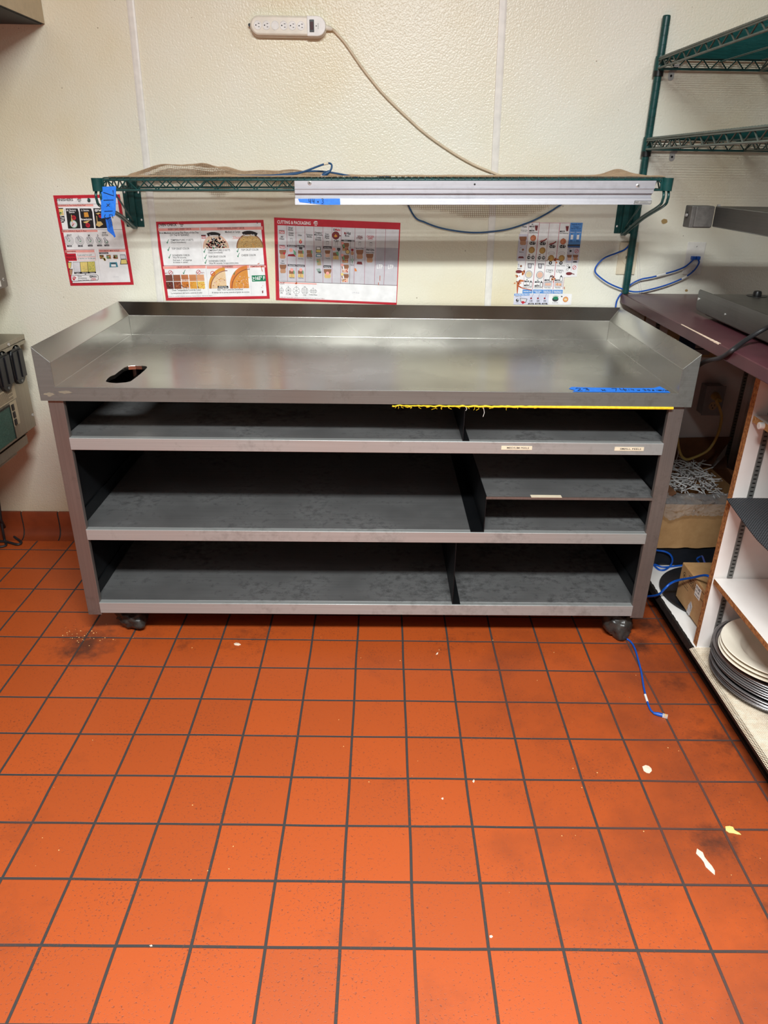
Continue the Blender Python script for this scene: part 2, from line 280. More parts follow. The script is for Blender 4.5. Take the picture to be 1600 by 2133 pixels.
# ------------------------------------------------------------------ mesh helpers
def top_of(o):
    while o.parent: o = o.parent
    return o
class MB:
    def __init__(s): s.v = []; s.f = []; s.mi = []; s.mats = []
    def m(s, mat):
        if mat not in s.mats: s.mats.append(mat)
        return s.mats.index(mat)
    def add(s, vs, fs, mat=None):
        b = len(s.v); s.v += [Vector(p) for p in vs]
        k = s.m(mat)
        for f in fs: s.f.append([b + i for i in f]); s.mi.append(k)
        return s
    def box(s, x0, x1, y0, y1, z0, z1, mat=None, face=None):
        vs = [(x0, y0, z0), (x1, y0, z0), (x1, y1, z0), (x0, y1, z0), (x0, y0, z1), (x1, y0, z1), (x1, y1, z1), (x0, y1, z1)]
        fs = {'b': (3, 2, 1, 0), 't': (4, 5, 6, 7), 'f': (0, 1, 5, 4), 'k': (2, 3, 7, 6), 'l': (3, 0, 4, 7), 'r': (1, 2, 6, 5)}
        b = len(s.v); s.v += [Vector(p) for p in vs]
        for k, f in fs.items():
            mt = (face or {}).get(k, mat)
            s.f.append([b + i for i in f]); s.mi.append(s.m(mt))
        return s
    def bar(s, a, b, w, h, mat=None, up=(0, 0, 1)):
        a = Vector(a); b = Vector(b); d = (b - a).normalized(); up = Vector(up)
        x = d.cross(up)
        if x.length < 1e-5: x = d.cross(Vector((1, 0, 0)))
        x.normalize(); y = x.cross(d)
        vs = []
        for p in (a, b):
            for sx, sy in ((-1, -1), (1, -1), (1, 1), (-1, 1)): vs.append(p + x * (sx * w / 2) + y * (sy * h / 2))
        return s.add(vs, [(3, 2, 1, 0), (4, 5, 6, 7), (0, 1, 5, 4), (1, 2, 6, 5), (2, 3, 7, 6), (3, 0, 4, 7)], mat)
    def tube(s, pts, r, n=8, mat=None, cap=True):
        pts = [Vector(p) for p in pts]; rs = r if isinstance(r, (list, tuple)) else [r] * len(pts)
        t0 = (pts[1] - pts[0]).normalized(); ref = Vector((0, 0, 1)) if abs(t0.z) < 0.9 else Vector((1, 0, 0))
        x = t0.cross(ref).normalized(); vs = []
        for i, p in enumerate(pts):
            t = (pts[min(i + 1, len(pts) - 1)] - pts[max(i - 1, 0)])
            t = t.normalized() if t.length > 1e-9 else t0
            x = (x - t * x.dot(t)); x = x.normalized() if x.length > 1e-6 else t.orthogonal().normalized()
            y = t.cross(x)
            for k in range(n):
                a = 2 * PI * k / n; vs.append(p + (x * math.cos(a) + y * math.sin(a)) * rs[i])
        fs = []
        for i in range(len(pts) - 1):
            for k in range(n):
                a = i * n + k; b = i * n + (k + 1) % n; fs.append((a, b, b + n, a + n))
        if cap: fs.append(tuple(reversed(range(n)))); fs.append(tuple(range((len(pts) - 1) * n, len(pts) * n)))
        return s.add(vs, fs, mat)
    def cyl(s, a, b, r, n=16, mat=None): return s.tube([a, b], r, n, mat)
    def lathe(s, prof, c=(0, 0, 0), n=48, mat=None):
        vs = []; c = Vector(c)
        for r, z in prof:
            for k in range(n):
                a = 2 * PI * k / n; vs.append(c + Vector((r * math.cos(a), r * math.sin(a), z)))
        fs = []
        for i in range(len(prof) - 1):
            for k in range(n):
                a = i * n + k; b = i * n + (k + 1) % n; fs.append((a, b, b + n, a + n))
        if prof[0][0] > 1e-6: fs.append(tuple(reversed(range(n))))
        if prof[-1][0] > 1e-6: fs.append(tuple(range((len(prof) - 1) * n, len(prof) * n)))
        return s.add(vs, fs, mat)
    def prism(s, poly, axis, a, b, mat=None):
        """closed outline (2-D) pushed along an axis: 'X' outline in YZ, 'Y' in XZ, 'Z' in XY"""
        n = len(poly); vs = []
        for t in (a, b):
            for p, q in poly:
                vs.append((t, p, q) if axis == 'X' else (p, t, q) if axis == 'Y' else (p, q, t))
        fs = [(i, (i + 1) % n, n + (i + 1) % n, n + i) for i in range(n)] + [tuple(reversed(range(n))), tuple(range(n, 2 * n))]
        return s.add(vs, fs, mat)
    def build(s, name, mat=None, parent=None, bevel=0, smooth=None, wire=0, solid=0, subdiv=0, seg=2, weld=False):
        org = top_of(parent).location if parent else Vector((0, 0, 0))
        me = bpy.data.meshes.new(name)
        me.from_pydata([p - org for p in s.v], [], s.f)
        mats = [x or mat for x in s.mats] or [mat]
        for x in mats: me.materials.append(x)
        for p, k in zip(me.polygons, s.mi): p.material_index = min(k, len(mats) - 1)
        bm = bmesh.new(); bm.from_mesh(me)
        if weld: bmesh.ops.remove_doubles(bm, verts=bm.verts[:], dist=1e-5)
        bmesh.ops.recalc_face_normals(bm, faces=bm.faces[:])
        bm.to_mesh(me); bm.free()
        o = bpy.data.objects.new(name, me); C.objects.link(o)
        if parent: o.parent = parent
        if solid: k = o.modifiers.new('solid', 'SOLIDIFY'); k.thickness = solid; k.offset = 0
        if wire: k = o.modifiers.new('wire', 'WIREFRAME'); k.thickness = wire; k.use_replace = True; k.use_even_offset = False
        if bevel: k = o.modifiers.new('bevel', 'BEVEL'); k.width = bevel; k.segments = seg; k.limit_method = 'ANGLE'; k.angle_limit = 0.45; k.harden_normals = False
        if subdiv: k = o.modifiers.new('sub', 'SUBSURF'); k.levels = subdiv; k.render_levels = subdiv
        if smooth is not None:
            for p in me.polygons: p.use_smooth = True
            me.set_sharp_from_angle(angle=smooth)
        return o
def tag(o, label, cat, group=None):
    o['label'] = label; o['category'] = cat
    if group: o['group'] = group
    return o
def thing(name, label, cat, loc=(0, 0, 0), group=None):
    o = bpy.data.objects.new(name, None); C.objects.link(o); o.location = loc; o.empty_display_size = 0.05
    return tag(o, label, cat, group)
def struct(o): o['kind'] = 'structure'; return o
def note(o, label): o['label'] = label; return o
def smooth_path(pts, k=8):
    pts = [Vector(p) for p in pts]; out = []
    for i in range(len(pts) - 1):
        p0 = pts[max(i - 1, 0)]; p1 = pts[i]; p2 = pts[i + 1]; p3 = pts[min(i + 2, len(pts) - 1)]
        for j in range(k):
            t = j / k; t2 = t * t; t3 = t2 * t
            out.append(0.5 * ((2 * p1) + (p2 - p0) * t + (2 * p0 - 5 * p1 + 4 * p2 - p3) * t2 + (3 * p1 - p0 - 3 * p2 + p3) * t3))
    out.append(pts[-1]); return out
def cable(name, pts, r, mat, parent=None, k=8, n=8):
    return MB().tube(smooth_path(pts, k), r, n).build(name, mat, parent, smooth=1.0)
# ------------------------------------------------------------------ lettering
_tx = {}
def text2d(s, bold=0.0):
    key = (s, bold)
    if key in _tx: return _tx[key]
    cu = bpy.data.curves.new('t', 'FONT'); cu.body = s; cu.size = 1.0; cu.offset = bold; cu.resolution_u = 2
    o = bpy.data.objects.new('t', cu); C.objects.link(o)
    dg = bpy.context.evaluated_depsgraph_get()
    me = bpy.data.meshes.new_from_object(o.evaluated_get(dg))
    vs = [(v.co.x, v.co.y) for v in me.vertices]; fs = [tuple(p.vertices) for p in me.polygons]
    C.objects.unlink(o); bpy.data.objects.remove(o); bpy.data.curves.remove(cu); bpy.data.meshes.remove(me)
    _tx[key] = (vs, fs); return _tx[key]
CAP = max(v[1] for v in text2d('H')[0])
def put_text(mb, s, o, ex, ey, cap, mat, bold=0.0, width=None, centre=False):
    """letters laid flat: o = left end of the baseline, ex along the line, ey up, cap = capital height"""
    vs, fs = text2d(s, bold)
    if not vs: return
    x0 = min(v[0] for v in vs); x1 = max(v[0] for v in vs); sy = cap / CAP; sx = sy if width is None else width / (x1 - x0)
    off = -(x1 - x0) / 2 * sx if centre else 0
    mb.add([Vector(o) + Vector(ex) * ((v[0] - x0) * sx + off) + Vector(ey) * (v[1] * sy) for v in vs], fs, mat)
def strokes(mb, lines, o, ex, ey, nz, w, mat, r=0.0008):
    """hand-drawn pen strokes: polylines in a unit frame"""
    for ln in lines:
        P = [Vector(o) + Vector(ex) * a + Vector(ey) * b + Vector(nz) * 0.0003 for a, b in ln]
        mb.tube(P, r, 5, mat)
GL = {'2': [[(0, .8), (.25, 1), (.55, .85), (.5, .55), (0, 0), (.6, .02)]], '3': [[(0, .9), (.4, 1), (.5, .75), (.2, .55), (.55, .35), (.4, .03), (0, .08)]],
      '7': [[(0, .95), (.6, 1), (.2, 0)]], '4': [[(.05, 1), (0, .45), (.6, .5)], [(.5, 1), (.45, 0)]], '1': [[(.2, 1), (.2, 0)]],
      '5': [[(.55, 1), (.1, .95), (.05, .6), (.4, .62), (.55, .3), (.35, 0), (0, .1)]], 'x': [[(.05, .5), (.5, .05)], [(.05, .08), (.5, .48)]],
      '0': [[(.3, 1), (.05, .6), (.15, .05), (.45, .05), (.55, .6), (.3, 1)]], 'w': [[(0, .4), (.12, 0), (.25, .3), (.38, 0), (.5, .4)]],
      'd': [[(.45, .9), (.42, 0)], [(.42, .3), (.1, .35), (.05, .05), (.42, .05)]], 't': [[(.25, .8), (.28, .05), (.45, .05)], [(.05, .5), (.5, .52)]], '/': [[(.1, 0), (.45, 1)]], ' ': []}
def handwrite(mb, s, o, ex, ey, nz, h, mat, r=0.0008, adv=0.8):
    x = 0
    for ch in s:
        sc = h * (0.6 if ch in 'wdtx' else 0.55 if False else 1.0)
        for ln in GL[ch]:
            P = [Vector(o) + Vector(ex) * (x + a * h * 0.85) + Vector(ey) * (b * h) + Vector(nz) * 0.0004 for a, b in ln]
            mb.tube(P, r, 5, mat)
        x += h * (adv if ch != ' ' else 0.45) * (0.6 if ch == '1' else 1)
# ------------------------------------------------------------------ the setting
struct(MB().add([(-3.2, -4.2, 0), (2.6, -4.2, 0), (2.6, WALL + .1, 0), (-3.2, WALL + .1, 0)], [(0, 1, 2, 3)]).build('floor', M['tile']))
struct(MB().box(-3.2, 2.6, WALL, WALL + .1, 0, 2.75).build('wall_back', M['wall']))
struct(MB().box(-3.3, -3.2, -4.2, WALL + .1, 0, 2.75).build('wall_left', M['room']))
struct(MB().box(2.6, 2.7, -4.2, WALL + .1, 0, 2.75).build('wall_right', M['room']))
struct(MB().box(-3.3, 2.7, -4.3, -4.2, 0, 2.75).build('wall_front', M['room']))
struct(MB().box(-3.3, 2.7, -4.3, WALL + .1, 2.75, 2.85).build('ceiling', M['ceiling']))
# battens over the panel seams
for i, (xa, xb) in enumerate(((-0.7735, -0.789), (0.422, 0.443))):
    b = MB()
    prof = [(-.013, 0), (.013, 0), (.012, .0032), (.006, .0045), (-.006, .0045), (-.012, .0032)]
    vs = []
    for z, xc in ((2.74, xa + (xa - xb) * .8), (0.1, xb - (xa - xb) * .9)):
        for dx, dy in prof: vs.append((xc + dx, WALL - dy, z))
    n = len(prof)
    b.add(vs, [(k, (k + 1) % n, n + (k + 1) % n, n + k) for k in range(n)] + [tuple(range(n)), tuple(range(n, 2 * n))])
    struct(b.build('trim_%d' % (i + 1), M['trim']))
# cove base tiles along the wall
prof = [(WALL, 0.0), (WALL - .05, 0.0), (WALL - .05, .004), (WALL - .036, .008), (WALL - .024, .018), (WALL - .016, .034), (WALL - .013, .06), (WALL - .013, .112), (WALL - .010, .118), (WALL, .118)]
b = MB(); x = -3.18
while x < 1.0:
    b.prism(prof, 'X', x + .003, x + GP - .003, M['cove']); x += GP
b.prism([(p + .003 if p < WALL else p, z * .97) for p, z in prof], 'X', -3.19, 1.0, M['grime'])
struct(b.build('baseboard_back', M['cove'], smooth=0.5))
# ceiling light over the floor, plus two side lights added as fill
def troffer(x, y, w, d, power, rot=0):
    t = thing('ceiling_light', 'unseen ceiling light behind the camera' , 'ceiling light', (x, y, 2.75))
    MB().box(x - w / 2 - .03, x + w / 2 + .03, y - d / 2 - .03, y + d / 2 + .03, 2.735, 2.75).build('frame', M['white'], t)
    li = bpy.data.lights.new('lamp', 'AREA'); li.shape = 'RECTANGLE'; li.size = w; li.size_y = d; li.energy = power; li.color = (0.95, 1.0, 1.0)
    lo = bpy.data.objects.new('lamp', li); C.objects.link(lo); lo.location = (0, 0, -.02); lo.parent = t
    return t
for (x, y, w, d, p, lb) in ((0.15, -2.1, 1.2, .3, 190, 'wide fluorescent ceiling light straight above the open tiled floor'),
                            (-2.0, -2.6, .6, 1.2, 18, 'unseen fill light added at the ceiling over the left side of the kitchen'),
                            (2.0, -2.4, .6, 1.2, 18, 'unseen fill light added at the ceiling over the right side of the kitchen')):
    troffer(x, y, w, d, p)['label'] = lb

# ------------------------------------------------------------------ the stainless work table
H = 0.943; ZT, ZI, ZD, ZF = 0.9963, 0.953, 0.8818, 0.841; TD, TT, TB = 0.7594, 0.047, 0.0402
table = thing('work_table', 'long stainless steel work table with raised sides and open shelves on casters', 'work table', (0, 0.38, 0))
hole_px = [(962, 1030), (985, 1000), (1010, 980), (1060, 962), (1110, 922), (1165, 882), (1210, 866), (1290, 860), (1360, 862), (1412, 868), (1421, 880), (1400, 905), (1340, 958), (1275, 1008), (1235, 1036), (1180, 1048), (1080, 1056), (1010, 1050), (972, 1042)]
hole = [at(40 + x * .1875, 600 + y * .1875, Z=ZD) for x, y in hole_px]
b = MB()
bm = bmesh.new()
outer = [(-H + TT, 0), (H - TT, 0), (H - TT, TD - TB), (-H + TT, TD - TB)]
ov = [bm.verts.new((x, y, ZD)) for x, y in outer]; hv = [bm.verts.new((p.x, p.y, ZD)) for p in hole]
ed = [bm.edges.new((ov[i], ov[(i + 1) % 4])) for i in range(4)] + [bm.edges.new((hv[i], hv[(i + 1) % len(hv)])) for i in range(len(hv))]
bmesh.ops.triangle_fill(bm, use_beauty=True, use_dissolve=False, edges=ed)
bm.verts.ensure_lookup_table()
dv = [v.co.copy() for v in bm.verts]; df = [[v.index for v in f.verts] for f in bm.faces]
bm.verts.index_update(); df = [[v.index for v in f.verts] for f in bm.faces]; bm.free()
vs = list(dv); fs = [list(f) for f in df]   # deck: 0-3 outer corners, then hole loop
nh = len(hole); base = len(vs)
for p in hole: vs.append(Vector((p.x, p.y, ZD - .012)))
for i in range(nh): fs.append([4 + i, 4 + (i + 1) % nh, base + (i + 1) % nh, base + i])
def av(x, y, z): vs.append(Vector((x, y, z))); return len(vs) - 1
a0 = av(-H, 0, ZF); a1 = av(-H, 0, ZT); a2 = av(-H + TT, 0, ZI); a4 = av(-H + TT, 0, ZF)
c0 = av(H, 0, ZF); c1 = av(H, 0, ZT); c2 = av(H - TT, 0, ZI); c4 = av(H - TT, 0, ZF)
e1 = av(-H, TD, ZT); e2 = av(-H + TT, TD - TB, ZI); g1 = av(H, TD, ZT); g2 = av(H - TT, TD - TB, ZI)
e0 = av(-H, TD, ZF); g0 = av(H, TD, ZF)
fs += [[a0, a4, 0, a2, a1], [a4, c4, 1, 0], [c4, c0, c1, c2, 1],            # front face
       [a1, a2, e2, e1], [a2, 0, 3, e2], [c2, c1, g1, g2], [1, c2, g2, 2],   # side splashes
       [e1, e2, g2, g1], [e2, 3, 2, g2],                                    # back splash
       [a0, a1, e1, e0], [c0, g0, g1, c1], [e0, e1, g1, g0]]
nf = len(df) + nh
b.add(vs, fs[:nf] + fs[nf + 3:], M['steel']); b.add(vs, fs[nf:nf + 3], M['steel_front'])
# turned-under returns, so the sheet has thickness seen from below
b.box(-H + .002, H - .002, .001, .03, ZF - .0005, ZF + .0015)
b.box(-H + .002, -H + .05, .03, TD - .002, ZF - .0005, ZF + .0015); b.box(H - .05, H - .002, .03, TD - .002, ZF - .0005, ZF + .0015)
for k_ in range(len(b.mi)):
    if b.mats[b.mi[k_]] is None: b.mi[k_] = 0
topo = b.build('table_top', M['steel'], table, bevel=0.0036, weld=True, seg=6)
# legs
for sx in (-1, 1):
    xo = sx * 0.928; xi = sx * 0.884
    b = MB(); b.box(min(xo, xi), max(xo, xi), .010, .0135, .103, ZF); b.box(min(xo, xo - sx * .003), max(xo, xo - sx * .003), .0135, .05, .103, ZF); b.box(min(xi, xi + sx * .003), max(xi, xi + sx * .003), .0135, .028, .103, ZF)
    b.build('leg', M['steel_leg'], table, bevel=.001)
    b = MB(); b.box(min(xo, xi), max(xo, xi), .745, .7485, .103, ZF); b.box(min(xo, xo - sx * .003), max(xo, xo - sx * .003), .705, .745, .103, ZF)
    b.build('leg', M['steel_leg'], table, bevel=.001)
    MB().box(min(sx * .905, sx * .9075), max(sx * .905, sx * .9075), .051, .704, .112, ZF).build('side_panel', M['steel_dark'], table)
    # bracing angle low on each inner side
    b = MB()
    for zz in (.4235, .153):
        b.add([(sx * .9045, .03, zz), (sx * .9045, .72, zz), (sx * .9045, .72, zz + .045), (sx * .9045, .03, zz + .045), (sx * .901, .03, zz), (sx * .901, .72, zz), (sx * .901, .72, zz + .045), (sx * .901, .03, zz + .045)],
              [(0, 1, 2, 3), (7, 6, 5, 4), (0, 4, 5, 1), (3, 2, 6, 7), (0, 3, 7, 4), (1, 5, 6, 2)])
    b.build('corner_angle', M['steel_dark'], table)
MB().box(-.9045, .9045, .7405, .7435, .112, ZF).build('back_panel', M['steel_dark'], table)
def shelf(zt, zb, label=None):
    b = MB()
    b.box(-.886, .887, .008, .028, zb, zt, M['steel_lip'])
    b.box(-.904, .904, .028, .738, zt - .004, zt - .0006, M['steel_shelf'])
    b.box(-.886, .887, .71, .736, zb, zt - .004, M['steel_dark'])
    return b.build('shelf', M['steel_lip'], table, bevel=.003, seg=5)
shelf(.7255, .6875); shelf(.4215, .384); shelf(.151, .111)
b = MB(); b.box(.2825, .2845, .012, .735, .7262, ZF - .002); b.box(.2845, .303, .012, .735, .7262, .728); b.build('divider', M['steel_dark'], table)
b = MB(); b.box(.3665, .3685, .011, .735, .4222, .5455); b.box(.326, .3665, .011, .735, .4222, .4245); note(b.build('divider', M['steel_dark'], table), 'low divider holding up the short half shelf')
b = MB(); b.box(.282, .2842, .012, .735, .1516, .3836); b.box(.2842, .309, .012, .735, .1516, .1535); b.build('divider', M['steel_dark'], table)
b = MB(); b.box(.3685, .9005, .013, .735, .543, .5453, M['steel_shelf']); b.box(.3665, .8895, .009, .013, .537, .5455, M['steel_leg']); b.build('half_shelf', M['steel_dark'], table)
# clips under the deck
for x in (-.80, -.63): MB().prism([(x - .02, .8395), (x + .01, .8395), (x + .004, .825), (x - .018, .826)], 'Y', .06, .075).build('clip', M['steel'], table)
# plastic label strips
def label_strip(x0, x1, y, z0, z1, txt, mat='paper'):
    b = MB(); b.box(x0, x1, y - .0012, y, z0, z1, M['ivory'])
    if txt: put_text(b, txt, ((x0 + x1) / 2 + .004, y - .0014, (z0 + z1) / 2 - .0022), (1, 0, 0), (0, 0, 1), .0048, M['ink'], .01, width=(x1 - x0) * .72, centre=True)
    return b.build('shelf_label', M['ivory'], table)
p0 = at(1044, 936, Y=.008); p1 = at(1108, 936, Y=.008); note(label_strip(p0.x, p1.x, .008, .7015, .7135, 'MEDIUM PEELS'), 'stained cream label strip left on the top shelf lip')
p0 = at(1280, 936, Y=.008); p1 = at(1341, 936, Y=.008); note(label_strip(p0.x, p1.x, .008, .7015, .7135, 'SMALL PEELS'), 'cream label strip at the right end of the top shelf lip')
p0 = at(1107, 1031, Y=.009); p1 = at(1171, 1031, Y=.009); b = MB(); b.box(p0.x, p1.x, .006, .024, .5456, .5468, M['ivory']); note(b.build('shelf_label', M['ivory'], table), 'blank cream label strip on the half shelf edge')
# tape with the table's measurements
z = ZD + .0006
tl = [(.592, .006), (.602, .020), (.589, .038), (.600, .055), (.660, .051), (.78, .05), (.845, .054), (.868, .072), (.873, .046), (.876, .008), (.74, .006)]
b = MB(); b.prism(tl, 'Z', z, z + .0004, M['tape'])
handwrite(b, '23  x 74', (.608, .014, z + .0004), (1, 0, 0), (0, 1, 0), (0, 0, 1), .028, M['ink'], .0011, .82)
handwrite(b, '1/4 w', (.752, .022, z + .0004), (1, 0, 0), (0, 1, 0), (0, 0, 1), .014, M['ink'], .0008, .8)
handwrite(b, 'x 30d x', (.785, .02, z + .0004), (1, 0, 0), (0, 1, 0), (0, 0, 1), .0165, M['ink'], .0009, .72)
handwrite(b, '401/2t', (.843, .02, z + .0004), (1, 0, 0), (0, 1, 0), (0, 0, 1), .0125, M['ink'], .0008, .5)
note(b.build('measuring_tape_note', M['tape'], table), 'blue painter\'s tape with handwritten sizes')
# dried smears on the left front corner
for (cx, cz, rx, rz) in ((-.915, .861, .016, .006), (-.868, .867, .017, .005)):
    k = 22; mb_ = MB(); mb_.add([(cx + rx * (1 + .8 * noise.noise((math.cos(t) * 2, math.sin(t) * 2, cx * 50))) * math.cos(t), -.0004, cz + rz * (1 + .8 * noise.noise((math.cos(t) * 2, math.sin(t) * 2, cz * 90))) * math.sin(t)) for t in [2 * PI * i / k for i in range(k)]], [tuple(range(k))])
    note(mb_.build('dried_smear', flat('beige_residue', (128, 120, 104), .7), table), 'dried beige residue on the left front corner')
# yellow foam edging hanging under the front edge
b = MB(); P = []; R = []
x = .07
while x < .893:
    t = min(1, max(0, (x - .10) / .5)); rag = (1 - t)
    P.append((x, .0, ZF - .0035 + .004 * rag * (noise.noise((x * 60, 0, 3)) - .2))); R.append(max(.0009, (.0042 - .0024 * rag) * (1 + rag * .7 * noise.noise((x * 90, 5, 1)))))
    x += .004
b.tube(P, R, 8)
for i in range(26):
    xx = .08 + .42 * random.random() ** 1.3; l = random.uniform(.004, .012)
    b.tube([(xx, -.001, ZF - .003), (xx + random.uniform(-.006, .006), -.003, ZF - .003 - l * .6), (xx + random.uniform(-.009, .009), -.002, ZF - .003 - l)], .0006, 4)
note(b.build('edge_trim', M['yellow'], table, smooth=1.2), 'frayed yellow foam strip under the front edge')
for xx, l in ((.283, .012), (.335, .03)):
    MB().tube([(xx, -.001, ZF - .004), (xx + .004, -.003, ZF - .004 - l * .6), (xx + .001, -.003, ZF - .004 - l)], .0007, 4).build('loose_thread', M['paper'], table)
# casters; the front two are wrapped in dirty black plastic
def caster(x, y, wrapped):
    c = MB(); c.box(x - .03, x + .03, y - .03, y + .03, .098, .103); c.tube([(x, y, .1), (x, y, .075)], .012, 12)
    c.box(x - .02, x - .017, y - .02, y + .028, .03, .08); c.box(x + .017, x + .02, y - .02, y + .028, .03, .08)
    o = c.build('caster', M['steel_leg'], table)
    MB().tube([(x - .014, y, .037), (x - .012, y, .037), (x + .012, y, .037), (x + .014, y, .037)], [.03, .037, .037, .03], 28).build('wheel', M['rubber'], o, smooth=.6)
    return o
def wrap(o, x, y, sx, sy, sz, tail, top):
    bm = bmesh.new(); bmesh.ops.create_icosphere(bm, subdivisions=4, radius=1)
    for v in bm.verts:
        d = v.co.normalized(); k = 1 + .16 * noise.noise(d * 2.6 + Vector((x * 9, 0, 0))) + .09 * noise.noise(d * 6 + Vector((0, x * 5, 0))) - .10 * abs(noise.noise(d * 4.2))
        tl = max(0, d.dot(Vector(tail).normalized())); k += .45 * tl ** 14
        tp = max(0, d.dot(Vector(top).normalized())); k += .55 * tp ** 6
        p = Vector((d.x * sx, d.y * sy, d.z * sz)) * k
        p.z = max(p.z, -.041)
        v.co = p + Vector((x, y, .044))
    vs = [v.co.copy() for v in bm.verts]; bm.verts.index_update(); fs = [[v.index for v in f.verts] for f in bm.faces]; bm.free()
    MB().add(vs, fs).build('plastic_wrap', M['caster'], o, smooth=1.5)
o = caster(-.80, .105, True); wrap(o, -.815, .10, .050, .048, .040, (.6, -.65, -.42), (-.75, .1, .55))
o = caster(.865, .075, True); wrap(o, .868, .068, .050, .050, .048, (.2, -.75, -.6), (-.35, .2, .75))
caster(-.81, .66, False); caster(.81, .66, False)
# ------------------------------------------------------------------ wall shelf (wire) over the table
def zs(x): return 1.4324 + .0133 * x
XL, XR, YF, YB = -.836, .916, .414, .748
ws = thing('wall_shelf', 'long dark green wire wall shelf above the work table', 'wire shelf', (0, .75, 1.40))
def zig(b, fa, fb, n, r, mat=None):
    """zig-zag wire between two parallel rods given as functions of t in 0..1"""
    P = []
    for i in range(n + 1):
        t0 = i / n
        P.append(fa(t0) if i % 2 else fb(t0))
    b.tube(P, r, 6, mat)
def truss_x(y, n, r=.0032):
    b = MB()
    f1 = lambda t: Vector((XL + (XR - XL) * t, y, zs(XL + (XR - XL) * t) - .006)); f2 = lambda t: f1(t) - Vector((0, 0, .029))
    b.tube([f1(0), f1(1)], r * 1.15, 8); b.tube([f2(0), f2(1)], r, 8); zig(b, f1, f2, n, r * .8)
    return b
truss_x(YF, 58).build('front_rail', M['green'], ws, smooth=1.0)
truss_x(YB, 58).build('back_rail', M['green'], ws, smooth=1.0)
for x in (XL, XR):
    b = MB(); f1 = lambda t: Vector((x, YF + (YB - YF) * t, zs(x) - .006)); f2 = lambda t: f1(t) - Vector((0, 0, .029))
    b.tube([f1(0), f1(1)], .0037, 8); b.tube([f2(0), f2(1)], .0032, 8); zig(b, f1, f2, 11, .0026); b.build('side_rail', M['green'], ws, smooth=1.0)
b = MB(); x = XL + .02
while x < XR - .01:
    b.tube([(x, YF - .003, zs(x) - .0045), (x, YF - .0045, zs(x) - .0015), (x, YF + .004, zs(x)), (x, YB, zs(x))], .0019, 5); x += .0205
for y in (YF + .11, YF + .22):
    b.tube([(XL, y, zs(XL) - .004), (XR, y, zs(XR) - .004)], .0026, 6)
b.build('wire_grid', M['green'], ws, smooth=1.0)
for x in (XL, XR):
    for y in (YF, YB):
        sg = 1 if x > 0 else -1; b = MB(); b.lathe([(.0135, -.033), (.0165, -.033), (.0172, .004), (.0142, .004), (.0135, -.033)], (x, y, zs(x) - .005), 28)
        b.box(min(x, x - sg * .02), max(x, x - sg * .02), y - .004, y + .004, zs(x) - .037, zs(x) - .002)
        b.build('corner_collar', M['green'], ws, smooth=.6)
for sg, xc in ((-1, -.846), (1, .914)):
    xe = XL if sg < 0 else XR
    p = MB(); p.box(xc - .032, xc + .032, WALL - .004, WALL, 1.256, 1.392); p.box(xc - .010, xc + .010, WALL - .016, WALL - .004, 1.258, 1.392); p.box(xc - .02, xc - .013, WALL - .008, WALL - .004, 1.258, 1.392)
    pl = p.build('bracket', M['green'], ws, bevel=.0015)
    for dx in (-.024, .024):
        for zz in (1.28, 1.37): MB().lathe([(.0, .0), (.004, 0), (.0035, .002), (.001, .003), (0, .003)], (0, 0, 0), 12).build('screw', M['chrome'], pl)
    scr = [c for c in pl.children]
    for (dx, zz), s in zip([(a, c) for a in (-.024, .024) for c in (1.28, 1.37)], scr):
        s.data.transform(Matrix.Translation(Vector((xc + dx, WALL - .004, zz)) - ws.location) @ Matrix.Rotation(PI / 2, 4, 'X') @ Matrix.Translation(ws.location)) if False else None
        for v in s.data.vertices:
            q = v.co + ws.location; v.co = Vector((xc + dx + q.x, WALL - .004 - q.z, zz + q.y)) - ws.location
    a = MB()
    for k in (-1, 1):
        dx = k * .0075; zt = zs(xe) - .042
        a.tube(smooth_path([(xe + dx, YF + .006, zt + .01), (xe + dx, YF - .006, zt - .004), (xe + dx, YF - .005, zt - .02), (xe + dx, YF + .02, zt - .04), (xe + (xc - xe) * .5 + dx * .8, (YF + WALL) / 2, (zt - .04 + 1.262) / 2 + .004), (xc + dx * .6, WALL - .022, 1.255), (xc + dx * .6, WALL - .016, 1.262)], 6), .0042, 8)
    a.tube([(xc, WALL - .02, 1.275), (xe, YF + .13, zs(xe) - .037)], .003, 7)
    a.build('bracket_arm', M['green'], ws, smooth=1.0)
# handwritten tape on the left end of the shelf
b = MB(); p = [at(210, 389, Y=YF - .006), at(242, 388, Y=YF - .006), at(241, 438, Y=YF - .014), at(239, 450, Y=YF - .014), at(225, 453, Y=YF - .014), at(211, 455, Y=YF - .014)]
b.add([v for v in p] + [v + Vector((0, .0006, 0)) for v in p], [tuple(range(6)), tuple(range(11, 5, -1))] + [(i, (i + 1) % 6, 6 + (i + 1) % 6, 6 + i) for i in range(6)])
tp = b.build('size_tape', M['tape'], ws); note(tp, 'blue painter\'s tape hanging from the left end, marked 71 x 15')
b = MB(); ex = (p[5] - p[0]).normalized(); ey = (p[1] - p[0]).normalized(); nz = ex.cross(ey) * -1
if nz.y > 0: nz = -nz
o = p[0] + ex * .011 + ey * .008
handwrite(b, '71', o, ex, ey, nz, .031, M['ink'], .0012, .72)
handwrite(b, 'x', o + ex * .037 + ey * .008, ex, ey, nz, .022, M['ink'], .0011)
handwrite(b, '15', o + ex * .055 + ey * .002, ex, ey, nz, .026, M['ink'], .0012, .85)
b.build('writing', M['ink'], tp)
b = MB(); q = [at(219, 452, Y=YF - .010), at(231, 450, Y=YF - .010), at(236, 478, Y=YF - .004), at(241, 493, Y=YF - .002), at(238, 495, Y=YF - .002), at(236, 491, Y=YF - .003), at(224, 481, Y=YF - .006)]
